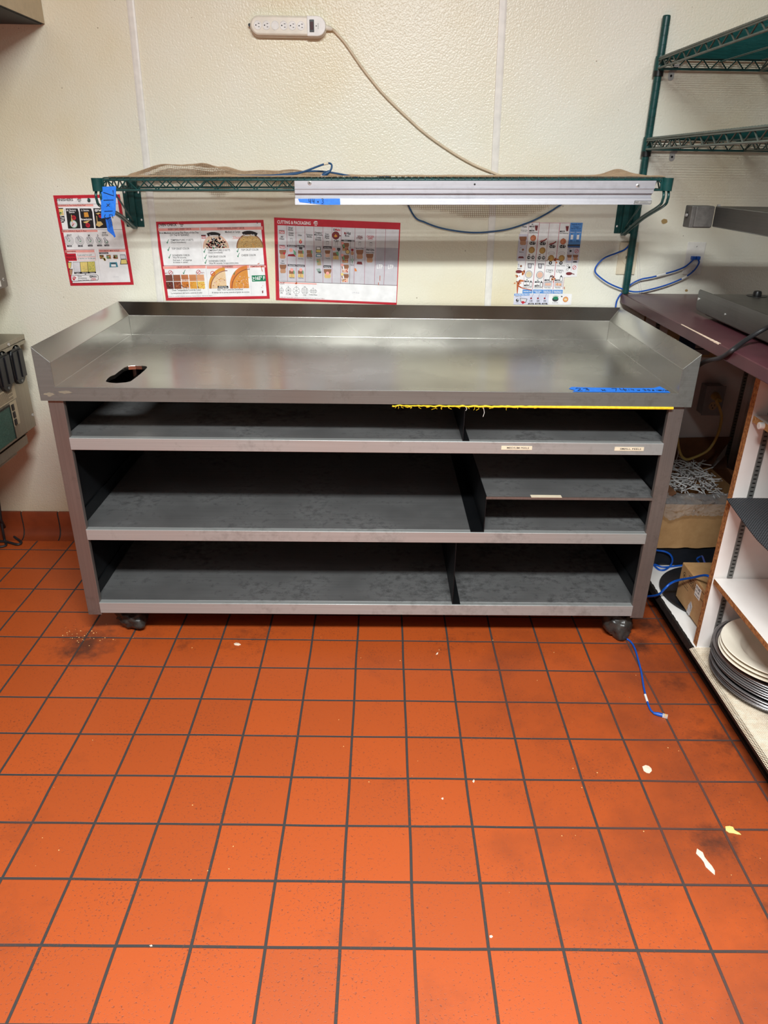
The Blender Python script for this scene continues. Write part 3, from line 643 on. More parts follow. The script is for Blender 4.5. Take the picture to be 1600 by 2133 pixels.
n = len(q); b.add(q + [v + Vector((0, .0006, 0)) for v in q], [tuple(range(n)), tuple(range(2 * n - 1, n - 1, -1))] + [(i, (i + 1) % n, n + (i + 1) % n, n + i) for i in range(n)])
for k in range(3):
    a0 = at(224 + k * 3, 456, Y=YF - .0115); a1 = at(228 + k * 3, 476 - k * 3, Y=YF - .0085); b.tube(smooth_path([a0, (a0 + a1) / 2 + Vector((.002, 0, .001)), a1], 4), .0006, 5, M['ink'])
note(b.build('tape_tail', M['tape_dk'], ws), 'torn blue tape tail hanging below the marked tape')
# ------------------------------------------------------------------ aluminium rail on the shelf front
rail = thing('ticket_rail', 'silver aluminium rail screwed along the front of the wire wall shelf', 'rail', (.32, .39, 1.43))
RX0, RX1 = -.2300, .872
prof = [(.400, .0), (.3868, .0), (.3868, -.0195), (.3835, -.0205), (.3835, -.0225), (.3865, -.0235), (.3865, -.0350), (.3960, -.0375), (.3960, -.0475), (.3875, -.0485), (.3835, -.049), (.3812, -.0665), (.3815, -.067), (.386, -.05), (.400, -.049)]
b = MB(); n = len(prof); vs = []
for x in (RX0, RX1):
    for y, dz in prof: xx = x + (dz * .14 if x > 0 else 0); vs.append((xx, y, zs(xx) - .0085 + dz))
b.add(vs, [(i, (i + 1) % n, n + (i + 1) % n, n + i) for i in range(n)] + [tuple(range(n)), tuple(range(2 * n - 1, n - 1, -1))])
b.build('rail_body', M['alu'], rail)
def screw_head(x, y, z, r, name, mat, parent, d=(0, -1, 0)):
    b = MB(); b.tube([(x, y, z), (x, y - .001, z), (x, y - .0022, z)], [r, r, r * .55], 14, mat)
    b.box(x - r * .5, x + r * .5, y - .0024, y - .0021, z - r * .12, z + r * .12, M['slot']); b.box(x - r * .12, x + r * .12, y - .0024, y - .0021, z - r * .5, z + r * .5, M['slot'])
    return b.build(name, mat, parent)
for px in (645, 1329): q = at(px, 381 if px < 1000 else 387, Y=.3868); screw_head(q.x, q.y, q.z, .0062, 'screw', M['chrome'], rail)
q = at(989, 384, Y=.3868); MB().tube([(q.x, .3869, q.z), (q.x, .3864, q.z)], .0028, 12).build('screw_hole', M['slot'], rail)
def rail_plate(pts, mat, th=.0004, lift=.0008):
    """flat piece lying on the slanted lower lip of the rail"""
    V = []
    for x, f in pts:   # f 0 top of lip, 1 bottom
        V.append(Vector((x, .3835 - .0023 * f - lift, zs(x) - .0575 - .0175 * f)))
    return V
v = rail_plate([(-.2205, .05), (-.092, .02), (-.091, 1.02), (-.135, 1.03), (-.165, .9), (-.216, .6)], None)
b = MB(); n = len(v); b.add(v + [p + Vector((0, .0005, 0)) for p in v], [tuple(range(n)), tuple(range(2 * n - 1, n - 1, -1))] + [(i, (i + 1) % n, n + (i + 1) % n, n + i) for i in range(n)])
tp = b.build('size_tape', M['tape'], rail); note(tp, 'blue painter\'s tape marked 44 x 3')
b = MB(); o = Vector((-.188, .3807, zs(-.19) - .0715)); e = Vector((0, .13, .991)); handwrite(b, '44', o, (1, 0, .013), e, (0, -1, 0), .0135, M['ink'], .0008, .8); handwrite(b, 'x', o + Vector((.026, 0, .002)), (1, 0, .013), e, (0, -1, 0), .011, M['ink'], .0007); handwrite(b, '3', o + Vector((.039, 0, .0)), (1, 0, .013), e, (0, -1, 0), .014, M['ink'], .0008)
b.build('writing', M['ink'], tp)
x0 = at(1320, 428, Y=.38).x; x1 = at(1357, 428, Y=.38).x
v = rail_plate([(x0 + .002, .38), (x1, .38), (x1 - .001, .92), (x0, .92)], None); b = MB(); b.add(v, [(0, 1, 2, 3)], M['slot'])
vi = rail_plate([(x0 + .0032, .43), (x1 - .001, .43), (x1 - .002, .87), (x0 + .0012, .87)], None, lift=.0011); b.add(vi, [(0, 1, 2, 3)], M['chrome'])
put_text(b, 'HCP', vi[3] + Vector((.002, -.0002, .0022)), (1, 0, .013), (0, .13, .991), .004, M['slot'], .02); put_text(b, 'COMMERCIAL FOOD', vi[3] + Vector((.0175, -.0002, .0048)), (1, 0, .013), (0, .13, .991), .0017, M['slot']); put_text(b, 'PRODUCTS COMPANY INC', vi[3] + Vector((.0165, -.0002, .0016)), (1, 0, .013), (0, .13, .991), .0015, M['slot'])
note(b.build('maker_plate', M['chrome'], rail), 'small printed sticker at the right end')
# ------------------------------------------------------------------ mesh liner on the shelf
def drop(x):
    d = 0
    for xa, xb, h in ((-.62, -.45, .072), (-.40, .06, .08), (-.06, .84, .146)):
        if xa < x < xb: t = (x - xa) / (xb - xa); d = max(d, h * math.sin(PI * t) ** .7 * (1 + .15 * noise.noise((x * 6, 0, 0))))
    return d
def bump(x, y):
    e = math.exp(-((x + .63) / .15) ** 4) * min(1, max(0, (y - .60) / .045)) * (1 + .25 * noise.noise((x * 9, 2, 0))); e2 = math.exp(-((x + .33) / .17) ** 2) * .5 * min(1, max(0, (y - .62) / .05))
    e3 = math.exp(-((x - .86) / .05) ** 2) * .5 * min(1, max(0, (y - .6) / .12))
    return .032 * (e + e2 + e3) * (1 + .35 * noise.noise((x * 14, y * 10, 0))) + .003 * max(0, noise.noise((x * 9, y * 9, 4)))
cs = .0068; nx = int(1.71 / cs); ny = int(.335 / cs); b = MB(); idx = {}
for i in range(nx + 1):
    x = -.80 + i * cs; dr = drop(x)
    for j in range(ny + 25):
        if j <= ny: y = .412 + j * cs; z = zs(x) + .0032 + bump(x, y)
        else:
            s = (j - ny) * cs
            if s > dr: continue
            y = .412 + ny * cs + min(s, .012); z = zs(x) + .003 - max(0, s - .006) + bump(x, .412 + ny * cs) * max(0, 1 - s / .03)
            y = min(y + .003, .7685)
        idx[(i, j)] = len(b.v); b.v.append(Vector((x + .0015 * noise.noise((x * 20, y * 20, 1)), y, z)))
for (i, j) in list(idx):
    q = [(i, j), (i + 1, j), (i + 1, j + 1), (i, j + 1)]
    if all(k in idx for k in q): b.f.append([idx[k] for k in q]); b.mi.append(0)
tag(b.build('shelf_liner', M['tan_mesh'], None, wire=.0019), 'rumpled tan rubber mesh liner lying on the wall shelf, sagging behind it', 'shelf liner')
# ------------------------------------------------------------------ power strip
ps = thing('power_strip', 'off-white six-outlet power strip mounted high on the wall', 'power strip', (-.27, WALL, 1.868))
zc = 1.868; xa, xb = -.394, -.146
def stadium(x0, x1, z, r, k=12):
    return [(x1 - r + r * math.sin(a), z + r * math.cos(a)) for a in [PI * i / k for i in range(k + 1)]] + [(x0 + r - r * math.sin(a), z - r * math.cos(a)) for a in [PI * i / k for i in range(k + 1)]]
b = MB(); b.prism(stadium(xa, xb, zc, .030), 'Y', WALL - .018, WALL - .0005); b.build('body', M['strip'], ps, bevel=.004, smooth=.6)
b = MB(); b.prism(stadium(xa + .004, xb - .004, zc, .026), 'Y', WALL - .034, WALL - .018); body = b.build('top_cover', M['strip'], ps, bevel=.005, smooth=.6)
yf = WALL - .034
for px in (537, 555, 573, 591, 609, 627):
    c = at(px, 54.5, Y=yf); b = MB()
    ring = [(.0130, .0), (.0126, -.0012), (.0118, -.0012), (.0114, -.0002), (.0108, -.0006), (.0, -.0006)]
    vs = []; k = 28
    for r, d in ring[:-1]:
        for a in range(k): vs.append((c.x + r * math.cos(2 * PI * a / k), yf + d, zc + r * math.sin(2 * PI * a / k)))
    fs = [(i * k + a, i * k + (a + 1) % k, (i + 1) * k + (a + 1) % k, (i + 1) * k + a) for i in range(4) for a in range(k)] + [tuple(range(4 * k, 5 * k))]
    b.add(vs, fs, M['white'])
    yy = yf - .0009; rot = .55 if px == 573 else 0
    mt = M['slot'] if px != 573 else M['trim']
    def loc(u, w): cs_, sn = math.cos(rot), math.sin(rot); return (c.x + u * cs_ - w * sn, yy, zc + u * sn + w * cs_)
    for u, w, a, h in ((.0035, .0045, .0026, .0008), (.0035, -.0045, .0023, .0008)):
        b.add([loc(u - a, w - h), loc(u + a, w - h), loc(u + a, w + h), loc(u - a, w + h)], [(0, 1, 2, 3)], mt)
    b.add([loc(-.0058 + .0019 * math.cos(t), .0019 * math.sin(t)) for t in [2 * PI * i / 12 for i in range(12)]], [tuple(range(12))], mt)
    b.build('outlet', M['white'], ps)
x0 = at(639.5, 56, Y=yf).x
b = MB(); st = stadium(xa + .004, xb - .001, zc, .0275); st = [(max(p, x0), q) for p, q in st if p > x0 - .02 or True]
poly = [(x0, zc + .0275)] + [(p, q) for p, q in stadium(xa, xb - .002, zc, .0275)[:13]] + [(x0, zc - .0275)]
b.prism(poly, 'Y', yf - .003, yf + .012); b.build('switch_housing', M['white'], ps, bevel=.002)
x1 = at(645, 56, Y=yf).x; x2 = at(654.5, 56, Y=yf).x
b = MB(); b.box(x1, x2, yf - .0042, yf - .002, zc - .017, zc + .017); sw = b.build('switch', M['black'], ps, bevel=.0006)
MB().add([(x1 + .002, yf - .0046, zc - .011), (x2 - .002, yf - .0046, zc - .011), (x2 - .002, yf - .0058, zc + .011), (x1 + .002, yf - .0058, zc + .011), (x1 + .002, yf - .004, zc - .011), (x2 - .002, yf - .004, zc - .011), (x2 - .002, yf - .004, zc + .011), (x1 + .002, yf - .004, zc + .011)],
         [(0, 1, 2, 3), (0, 4, 5, 1), (2, 6, 7, 3), (0, 3, 7, 4), (1, 5, 6, 2)]).build('rocker', flat('dark_red_rocker', (70, 26, 30), .3), sw)
b = MB(); x3 = at(659, 56, Y=yf).x; b.tube([(x3, yf - .0032, zc), (x3, yf - .0036, zc)], .0016, 10, M['slot'])
put_text(b, 'PROTECTED', (at(663.5, 56, Y=yf).x, yf - .0034, zc - .008), (0, 0, 1), (-1, 0, 0), .0016, M['slot'], .01, width=.016); b.build('indicator', M['slot'], ps)
MB().tube([(xa - .001, WALL - .004, zc + .003), (xa - .001, WALL - .016, zc + .003)], .0045, 12).build('mounting_screw', M['black'], ps)
yc = WALL - .007
P = [at(x, y, Y=yc) for x, y in ((682, 56), (690, 60), (700, 68), (720, 91), (740, 120), (762, 151), (800, 197), (850, 246), (890, 281), (940, 316), (985, 342), (1025, 359), (1060, 372), (1110, 385))]
P[0] = Vector((xb - .006, WALL - .016, zc)); P[1] = (P[1] + Vector((0, -.006, 0)))
cable('power_cord', P, .0042, M['beigecord'], ps)
MB().tube([(xb - .008, WALL - .016, zc), (xb + .012, WALL - .014, zc - .003), (xb + .016, WALL - .0125, zc - .005)], [.0085, .0065, .005], 12).build('strain_relief', M['strip'], ps, smooth=1)
# ------------------------------------------------------------------ wall plates
w1 = thing('wall_outlet', 'ivory round-socket wall outlet half hidden behind the green shelving post', 'outlet', (.945, WALL, 1.17))
MB().box(.910, .980, WALL - .006, WALL - .0002, 1.113, 1.227).build('cover_plate', M['ivory'], w1, bevel=.003)
b = MB(); b.tube([(.945, WALL - .006, 1.17), (.945, WALL - .0085, 1.17)], .0205, 32); rc = b.build('receptacle', M['ivory'], w1, bevel=.0008)
b = MB()
for u, w, a, h in ((-.007, .004, .0045, .0011), (.007, .004, .0045, .0011), (0, -.009, .0025, .0025)): b.box(.945 + u - h, .945 + u + h, WALL - .0089, WALL - .0084, 1.17 + w - a, 1.17 + w + a)
b.build('slots', M['slot'], rc)
w2 = thing('network_wall_plate', 'off-white network wall plate with two blue cables plugged in', 'wall plate', (1.192, WALL, 1.173))
MB().box(1.1575, 1.2265, WALL - .006, WALL - .0002, 1.1155, 1.2305).build('cover_plate', M['trim'], w2, bevel=.003)
for zz in (1.2155, 1.131): screw_head(1.192, WALL - .006, zz, .0032, 'screw', M['trim'], w2)
b = MB(); b.box(1.174, 1.210, WALL - .0075, WALL - .006, 1.165, 1.188); b.build('jack_insert', M['white'], w2, bevel=.0006)
# blue network cables at the wall plate
def plug(name, c, parent, d=(0, -1, 0)):
    b = MB(); b.box(c[0] - .007, c[0] + .007, c[1] - .016, c[1], c[2] - .006, c[2] + .006); return b.build(name, M['blue'], parent, bevel=.0015)
ya = WALL - .012
ca = thing('network_cable', 'blue network cable from the left wall plate socket, running down behind the work table', 'cable', (1.17, WALL - .02, 1.17))
P = [(1.1835, WALL - .022, 1.172)] + [at(x, y, Y=WALL - .02) for x, y in ((1440, 545), (1428, 555), (1410, 563), (1390, 569), (1360, 577), (1335, 582), (1315, 592))] + [at(1303, 605, Y=.766), at(1293, 613, Y=.766), at(1285, 627, Y=.7655), at(1282, 645, Y=.7655)] + [(.9245, .766, .96), (.93, .766, .90)]
o = cable('cable_jacket', P, .0029, M['blue'], ca); plug('plug', (1.1835, WALL - .0075, 1.176), ca)
q = smooth_path(P, 8)[33:39]; note(MB().tube(q, .0033, 8).build('tag', M['white'], ca), 'white tag sleeve')
cb = thing('network_cable', 'blue network cable from the right socket, looping left and up to the wall shelf', 'cable', (1.2, WALL - .02, 1.17))
P = [(1.2005, WALL - .022, 1.171)] + [at(x, y, Y=WALL - .02) for x, y in ((1456, 548), (1447, 562), (1434, 573), (1420, 581), (1390, 593), (1355, 603), (1325, 608), (1300, 603), (1272, 592), (1252, 579), (1240, 566), (1244, 552), (1260, 537), (1285, 527))] + [at(1304, 518, Y=.766), at(1316, 500, Y=.7675), at(1326, 470, Y=.7675), at(1333, 430, Y=.7675), at(1334, 395, Y=.7675)] + [(.925, .767, 1.432), (.88, .767, 1.438), (.82, .767, 1.438)]
cable('cable_jacket', P, .0029, M['blue'], cb); plug('plug', (1.2005, WALL - .0075, 1.176), cb)
q = smooth_path(P, 8)[26:33]; note(MB().tube(q, .0033, 8).build('tag', M['white'], cb), 'white tag sleeve')
# loose cable sagging under the shelf and the one lying on it
P = [(.02, .766, 1.434), (.07, .7675, 1.428), (.10, .7675, 1.40)] + [at(x, y, Y=.7672) for x, y in ((862, 449), (885, 463), (915, 474), (950, 481), (985, 484.5), (1020, 483), (1060, 477), (1100, 464), (1130, 450), (1158, 433), (1180, 415))] + [(.66, .767, 1.40), (.70, .767, 1.432), (.78, .767, 1.437)]
tag(cable('sagging_cable', P, .0029, M['navyc']), 'dark blue cable sagging below the wall shelf against the wall', 'cable')
lc = thing('network_cable', 'dusty blue network cable end curled up on the wall shelf', 'cable', (-.2, .6, 1.44))
P = [at(x, y, Y=yy) for x, y, yy in ((470, 366.5, .62), (520, 366, .62), (570, 365, .6), (610, 361, .6), (640, 357, .6), (668, 357, .6), (700, 361, .6), (735, 368, .62), (760, 372, .66))]
b = MB(); b.tube(smooth_path(P, 8), .003, 8)
P = [at(x, y, Y=yy) for x, y, yy in ((480, 368, .56), (540, 367, .56), (600, 364, .56), (625, 360, .56), (648, 352, .56), (672, 343, .56), (685, 340, .56), (691, 344, .555), (689, 354, .55), (680, 363, .55))]
b.tube(smooth_path(P, 8), .003, 8); b.build('cable_jacket', M['navyc'], lc, smooth=1)
a0 = at(687, 357, Y=.55); a1 = at(672, 366, Y=.55); MB().tube([a0, (a0 + a1) / 2, a1], [.0045, .007, .006], 8).build('boot', M['navyc'], lc, smooth=1)
MB().bar(a1, a1 + (a1 - a0).normalized() * .011, .012, .008).build('plug', M['clear'], lc)
q = at(675, 342, Y=.56); q2 = at(684, 340, Y=.56); note(MB().tube([q, q2], .0036, 8).build('tag', M['ivory'], lc), 'yellowed tag sleeve')
# thin pale wires running down the wall
b = MB()
for d in (0, .0075): b.tube(smooth_path([at(1325, 470, Y=WALL - .002) + Vector((d, 0, 0)), at(1327, 530, Y=WALL - .002) + Vector((d, 0, 0)), at(1330, 585, Y=WALL - .002) + Vector((d * .9, 0, 0)), at(1333, 609, Y=WALL - .002) + Vector((d, 0, 0))], 6), .0017, 6)
tag(b.build('wall_wire', M['trim'], None, smooth=1), 'pair of thin pale wires down the wall right of the green post', 'wire')
# ------------------------------------------------------------------ free-standing wire shelving on the counter
PX, PY, PX2, PY2 = .951, .757, 1.545, -.44
ut = thing('wire_shelving', 'dark green wire shelving unit standing on the maroon counter', 'shelving', (PX, PY, 1.046))
for (x, y) in ((PX, PY), (PX2, PY), (PX, PY2), (PX2, PY2)):
    b = MB(); P = [(x, y, 1.0465)]; R = [.010]; z = 1.055
    P.append((x, y, 1.052)); R.append(.0128)
    while z < 1.905:
        for dz, r in ((0, .0128), (.0228, .0128), (.0234, .0124), (.0252, .0124)):
            P.append((x, y, z + dz)); R.append(r)
        z += .026
    P.append((x, y, 1.913)); R.append(.0128); P.append((x, y, 1.916)); R.append(.011)
    b.tube(P, R, 20); b.build('post', M['green'], ut, smooth=.4)
def ushelf(zt, zb, name='shelf'):
    b = MB(); g1, g2 = M['green'], M['green_dk']
    n = 29
    for x, mt in ((PX - .006, g2), (1.29, g2), (PX2, g2)):
        f1 = lambda t: Vector((x, PY + (PY2 - PY) * t, zt)); f2 = lambda t: Vector((x, PY + (PY2 - PY) * t, zb))
        b.tube([f1(0), f1(1)], .0042, 8, mt); b.tube([f2(0), f2(1)], .0036, 8, mt); zig(b, f1, f2, n, .0028, mt)
        if x < 1: b.tube([f1(0) + Vector((-.003, 0, -.006)), f1(1) + Vector((-.003, 0, -.006))], .0022, 6, mt)
    o = b.build(name, g1, ut, smooth=1.0)
    b = MB()
    for y in (PY, PY2):
        f1 = lambda t: Vector((PX + (PX2 - PX) * t, y, zt)); f2 = lambda t: Vector((PX + (PX2 - PX) * t, y, zb))
        b.tube([f1(0), f1(1)], .0036, 8); b.tube([f2(0), f2(1)], .0036, 8); zig(b, f1, f2, 21, .0028)
    b.tube([(1.15, PY, zt - .007), (1.15, PY2, zt - .007)], .0028, 6)
    b.build('cross_rail', g1, o, smooth=1.0)
    b = MB(); y = PY - .012
    while y > PY2: b.tube([(PX - .006, y, zt + .003), (PX2, y, zt + .003)], .0019, 5); y -= .0165
    b.build('wire_grid', g1, o)
    for x, y in ((PX, PY), (PX2, PY), (PX, PY2), (PX2, PY2)):
        c = MB(); c.lathe([(.0132, zb - .006), (.0168, zb - .006), (.0160, zt + .006), (.0132, zt + .006), (.0132, zb - .006)], (x, y, 0), 24); c.build('collar', g1, o, smooth=.6)
        c = MB(); c.lathe([(.0129, zb - .022), (.0166, zb - .022), (.0166, zb - .004), (.0129, zb - .004), (.0129, zb - .022)], (x, y, 0), 24); c.build('split_sleeve', M['black'], o, smooth=.6)
ushelf(1.797, 1.768); ushelf(1.561, 1.529)
for (px, py, zr, lb) in ((1398, 156, 1.768, 'upper silver wall clip holding the back of the wire shelving'), (1400, 325, 1.529, 'lower silver wall clip holding the back of the wire shelving')):
    c = at(px, py, Y=WALL)
    t = thing('wall_clip', lb, 'clip', (c.x, WALL, c.z))
    st = stadium(-.017, .017, 0, .010, 8); b = MB(); b.prism([(c.x + q * 1.0, c.z + p) for p, q in st], 'Y', WALL - .002, WALL - .0002)
    b.prism([(WALL - .002, c.z + .012), (WALL - .016, zr + .012), (WALL - .020, zr + .012), (WALL - .004, c.z + .008)], 'X', c.x - .002, c.x + .014)
    b.box(c.x - .002, c.x + .014, WALL - .026, WALL - .016, zr + .005, zr + .013)
    b.build('strap', M['chrome'], t, bevel=.0005); MB().tube([(c.x, WALL - .002, c.z - .003), (c.x, WALL - .0026, c.z - .003)], .0038, 12).build('screw', M['slot'], t)
# ------------------------------------------------------------------ kitchen equipment cut by the left edge
XF = -1.31
ap = thing('control_cabinet', 'grimy steel equipment cabinet with black sockets and green display at the left edge', 'kitchen equipment', (-1.6, .4, 0))
b = MB(); b.box(-2.0, XF, -.2, .70, .527, .856); b.build('housing', M['steel_app'], ap, bevel=.003)
b = MB(); b.box(-2.0, XF + .012, -.22, .722, .858, .862); b.box(XF + .009, XF + .012, -.22, .722, .846, .862); b.box(-2.0, XF + .012, .719, .722, .846, .862); b.box(-2.0, XF + .012, -.22, .722, .862, .879); b.build('lid', M['steel_app'], ap, bevel=.002)
def face_stadium(y, z, hw, hh, x0, x1, mat, name, k=10):
    b = MB(); pts = [(y + hw * math.cos(a), z + hh - hw + hw * math.sin(a)) for a in [PI * i / k for i in range(k + 1)]] + [(y - hw * math.cos(a), z - hh + hw - hw * math.sin(a)) for a in [PI * i / k for i in range(k + 1)]]
    b.prism(pts, 'X', x0, x1); return b.build(name, mat, ap, bevel=.002)
for yy, zz in ((.634, .786), (.527, .788)):
    s = face_stadium(yy, zz, .044, .073, XF, XF + .012, M['black'], 'socket_housing')
    b = MB(); b.box(XF + .012, XF + .016, yy - .036, yy + .038, zz - .05, zz + .05); b.box(XF + .016, XF + .020, yy + .002, yy + .008, zz - .048, zz + .048); b.box(XF + .016, XF + .018, yy + .008, yy + .038, zz - .05, zz + .05); b.build('socket_flap', M['disc'], s, bevel=.003)
    for dz in (-.062, .062): MB().tube([(XF + .012, yy, zz + dz), (XF + .0145, yy, zz + dz)], .005, 10).build('screw', M['pilaster'], s)
b = MB(); b.box(XF, XF + .0006, .40, .592, .672, .720, M['hood']); 
for k in range(9):
    z0 = .712 - k * .0043; b.box(XF + .0006, XF + .0008, .44, .555 + (.012 if k % 3 else -.02), z0, z0 + .0015, M['cardink'])
b.build('printed_label', M['hood'], ap)
b = MB(); b.box(XF, XF + .002, .30, .522, .538, .660, M['lcd']); b.box(XF, XF + .0035, .522, .526, .536, .662, M['black']); b.box(XF, XF + .0035, .30, .526, .660, .664, M['black']); b.build('display', M['lcd'], ap)
b = MB(); b.box(XF, XF + .001, .533, .58, .578, .668, M['hood']); bp = b.build('button_panel', M['hood'], ap)
for k, zz in enumerate((.649, .621, .593)): MB().box(XF + .001, XF + .005, .536, .553, zz - .011, zz + .011).build('button', M['black'], bp, bevel=.0015)
for yy, zz in ((.589, .869), (.685, .575)): 
    b = MB(); b.tube([(XF + (.012 if zz > .8 else 0), yy, zz), (XF + (.015 if zz > .8 else .003), yy, zz)], .006, 12); b.build('rivet', M['chrome'], ap)
b = MB(); b.box(-1.98, XF - .02, -.2, .66, .512, .527, M['slot']); b.box(-1.98, XF - .012, -.2, .632, .478, .513, M['steel_app']); b.box(-1.98, XF - .016, -.2, .54, .468, .478, M['steel_app']); b.build('base_tray', M['steel_app'], ap)
for x in (-1.66, -1.95):
    for y in (-.15, .6): MB().box(x - .02, x + .02, y - .02, y + .02, 0, .47).build('leg', M['steel_leg'], ap)
up = thing('oven_cabinet', 'brown steel equipment side panel at the left edge above the control cabinet', 'kitchen equipment', (-1.65, .35, .879))
b = MB(); b.box(-2.0, XF, -.2, .704, 1.053, 1.62); b.build('housing', M['steel_leg'], up, bevel=.006)
screw_head(0, 0, 0, .006, 'screw', M['chrome'], up); sc = up.children[-1]
for v in sc.data.vertices: q = v.co + up.location; v.co = Vector((XF - q.y, .672 + q.x, 1.082 + q.z)) - up.location
b = MB(); b.box(XF, XF + .0008, .60, .648, 1.062, 1.082); b.build('white_sticker', M['paper'], up)
for x in (-1.62, -1.94):
    for y in (-.1, .5): MB().tube([(x, y, .8795), (x, y, 1.055)], .02, 14).build('leg', M['steel_leg'], up)
hd = thing('wall_cabinet', 'beige wall-mounted cabinet with dark underside in the upper left corner', 'cabinet', (-1.5, WALL, 1.865))
b = MB(); b.box(-2.3, -1.058, -.25, WALL - .001, 1.865, 2.6, M['hood'], {'b': M['hood_dk']}); b.build('cabinet_body', M['hood'], hd, bevel=.002)
MB().box(-2.29, -1.066, -.24, WALL - .01, 1.8625, 1.866).build('underside', M['hood_dk'], hd)
P = [at(x, y, Y=.70) for x, y in ((-40, 1010), (-10, 1060), (3, 1085))] + [at(14, 1104, Z=.02), at(32, 1120, Z=.008), at(44, 1129, Z=.006), at(36, 1134, Z=.006), at(10, 1128, Z=.006), at(-20, 1128, Z=.006)]
tag(cable('black_cord', P, .0055, M['blackcord']), 'black power cord looping onto the floor at the left wall', 'cord')
P = [at(x, y, Y=.71) for x, y in ((-3, 1040), (2, 1080), (6, 1106))] + [at(10, 1126, Z=.0055), at(12, 1136, Z=.0055), at(-6, 1140, Z=.0055)]
tag(cable('black_cord', P, .005, M['blackcord']), 'short upright black cord beside the looping cord at the left wall', 'cord')
# ------------------------------------------------------------------ storage cabinet under the counter on the right
X0, X1 = 1.045, 1.505
sc_ = thing('storage_cabinet', 'open white melamine shelving cabinet under the maroon counter', 'cabinet', (1.25, 0, 0))
mel = M['mel']
YD0, YD1 = -.150, -.124     # the divider panel
YE = -1.25
MB().box(X0, X1, .755, .7735, 0, 1.012, M['graymel'], {'l': M['chip']}).build('end_panel', M['graymel'], sc_)
MB().box(X0, X1, YD0, YD1, .1005, 1.012, mel, {'l': M['chip']}).build('divider_panel', mel, sc_)
MB().box(X0, X1, YE - .02, YE, 0, 1.012, mel, {'l': M['chip']}).build('end_panel', mel, sc_)
MB().box(X1, X1 + .012, YE - .02, .7735, 0, 1.012, M['graymel']).build('back_panel', M['graymel'], sc_)
b = MB(); b.box(1.034, X1, YE, .7545, .082, .1003, mel, {'l': M['grime']}); b.build('bottom_shelf', mel, sc_)
# grime crust along the front of the bottom shelf
b = MB(); y = YE + .01
while y < .74:
    t = .006 + .007 * abs(noise.noise((y * 30, 0, 0))) + (.012 if y > .18 else 0) * abs(noise.noise((y * 55, 3, 0)))
    b.box(1.0295, 1.0345 + t * .5, y, y + .012, .079 - t * .3, .1012, M['grime']); y += .0125
b.build('dirt_crust', M['grime'], sc_)
MB().box(1.076, 1.09, YE, .7545, 0, .082).build('toe_kick', M['kick'], sc_)
MB().box(1.069, 1.076, YE, .7545, 0, .010).build('toe_kick_caulk', M['grime'], sc_)
def rack(x, y, z0, z1, sg=-1):
    """perforated shelf track on a panel face"""
    b = MB(); b.box(x - .008, x + .008, min(y, y + sg * .004), max(y, y + sg * .004), z0, z1, M['pilaster'])
    z = z0 + .008
    while z < z1 - .01:
        yy = y + sg * .0043
        b.add([(x - .0045, yy, z), (x + .0045, yy, z), (x + .0045, yy, z + .004), (x - .0045, yy, z + .004)], [(0, 1, 2, 3)], M['slot']); z += .0127
    return b.build('shelf_track', M['pilaster'], sc_)
for (za, zb) in ((.1008, .337), (.357, .5995), (.6195, .8475), (.869, 1.01)): rack(1.094, YD0, za, zb)
rack(1.094, .755, .10, 1.01); rack(1.473, .755, .10, 1.01); rack(1.46, YD0, .1008, .337); rack(1.46, YD0, .357, .5995)
for zt, zb, f in ((.356, .338, 'chip'), (.6185, .6005, 'chip'), (.868, .849, 'chip_lt')):
    o = MB().box(X0 + .001, X1 - .001, YE + .001, YD0 - .0052, zb, zt, mel, {'l': M[f]}).build('shelf', mel, sc_, bevel=.0008)
MB().tube([(X0 + .008, -.215, .858), (X0 - .012, -.215, .858)], .010, 12).build('shelf_clip', M['white'], sc_, bevel=.002)
MB().tube([(1.095, .7545, .80), (1.095, .752, .80)], .004, 10).build('screw', M['slot'], sc_)
q = at(1520, 743, Y=.754); MB().tube([(q.x, .7545, q.z), (q.x, .752, q.z)], .005, 10).build('screw', M['slot'], sc_)
# counter
ct = MB().box(.941, 1.75, -1.4, WALL - .0008, 1.0125, 1.046).build('countertop', M['maroon'], None, bevel=.0025)
tag(ct, 'maroon laminate countertop with a chipped front edge', 'countertop')
b = MB(); P = [at(1425 + 97 * t, 675 + 40 * t + 1.0 * math.sin(t * 20), Z=1.0464) for t in [i / 30 for i in range(31)]]
for i in range(30):
    w = .0012 + .0042 * (i / 30) ** 2 * (1 + .5 * noise.noise((i * .9, 0, 0))) 
    a, c = P[i], P[i + 1]; b.add([(.9412, a.y, 1.0463), (.9412, c.y, 1.0463), (.9425 + w, c.y, 1.0464), (.9425 + w, a.y, 1.0464), (.9407, a.y, 1.0455 - w * .5), (.9407, c.y, 1.0455 - w * .5)], [(0, 1, 2, 3), (0, 4, 5, 1)])
note(b.build('chipped_edge', M['peel'], ct), 'pale chipped laminate along the edge')
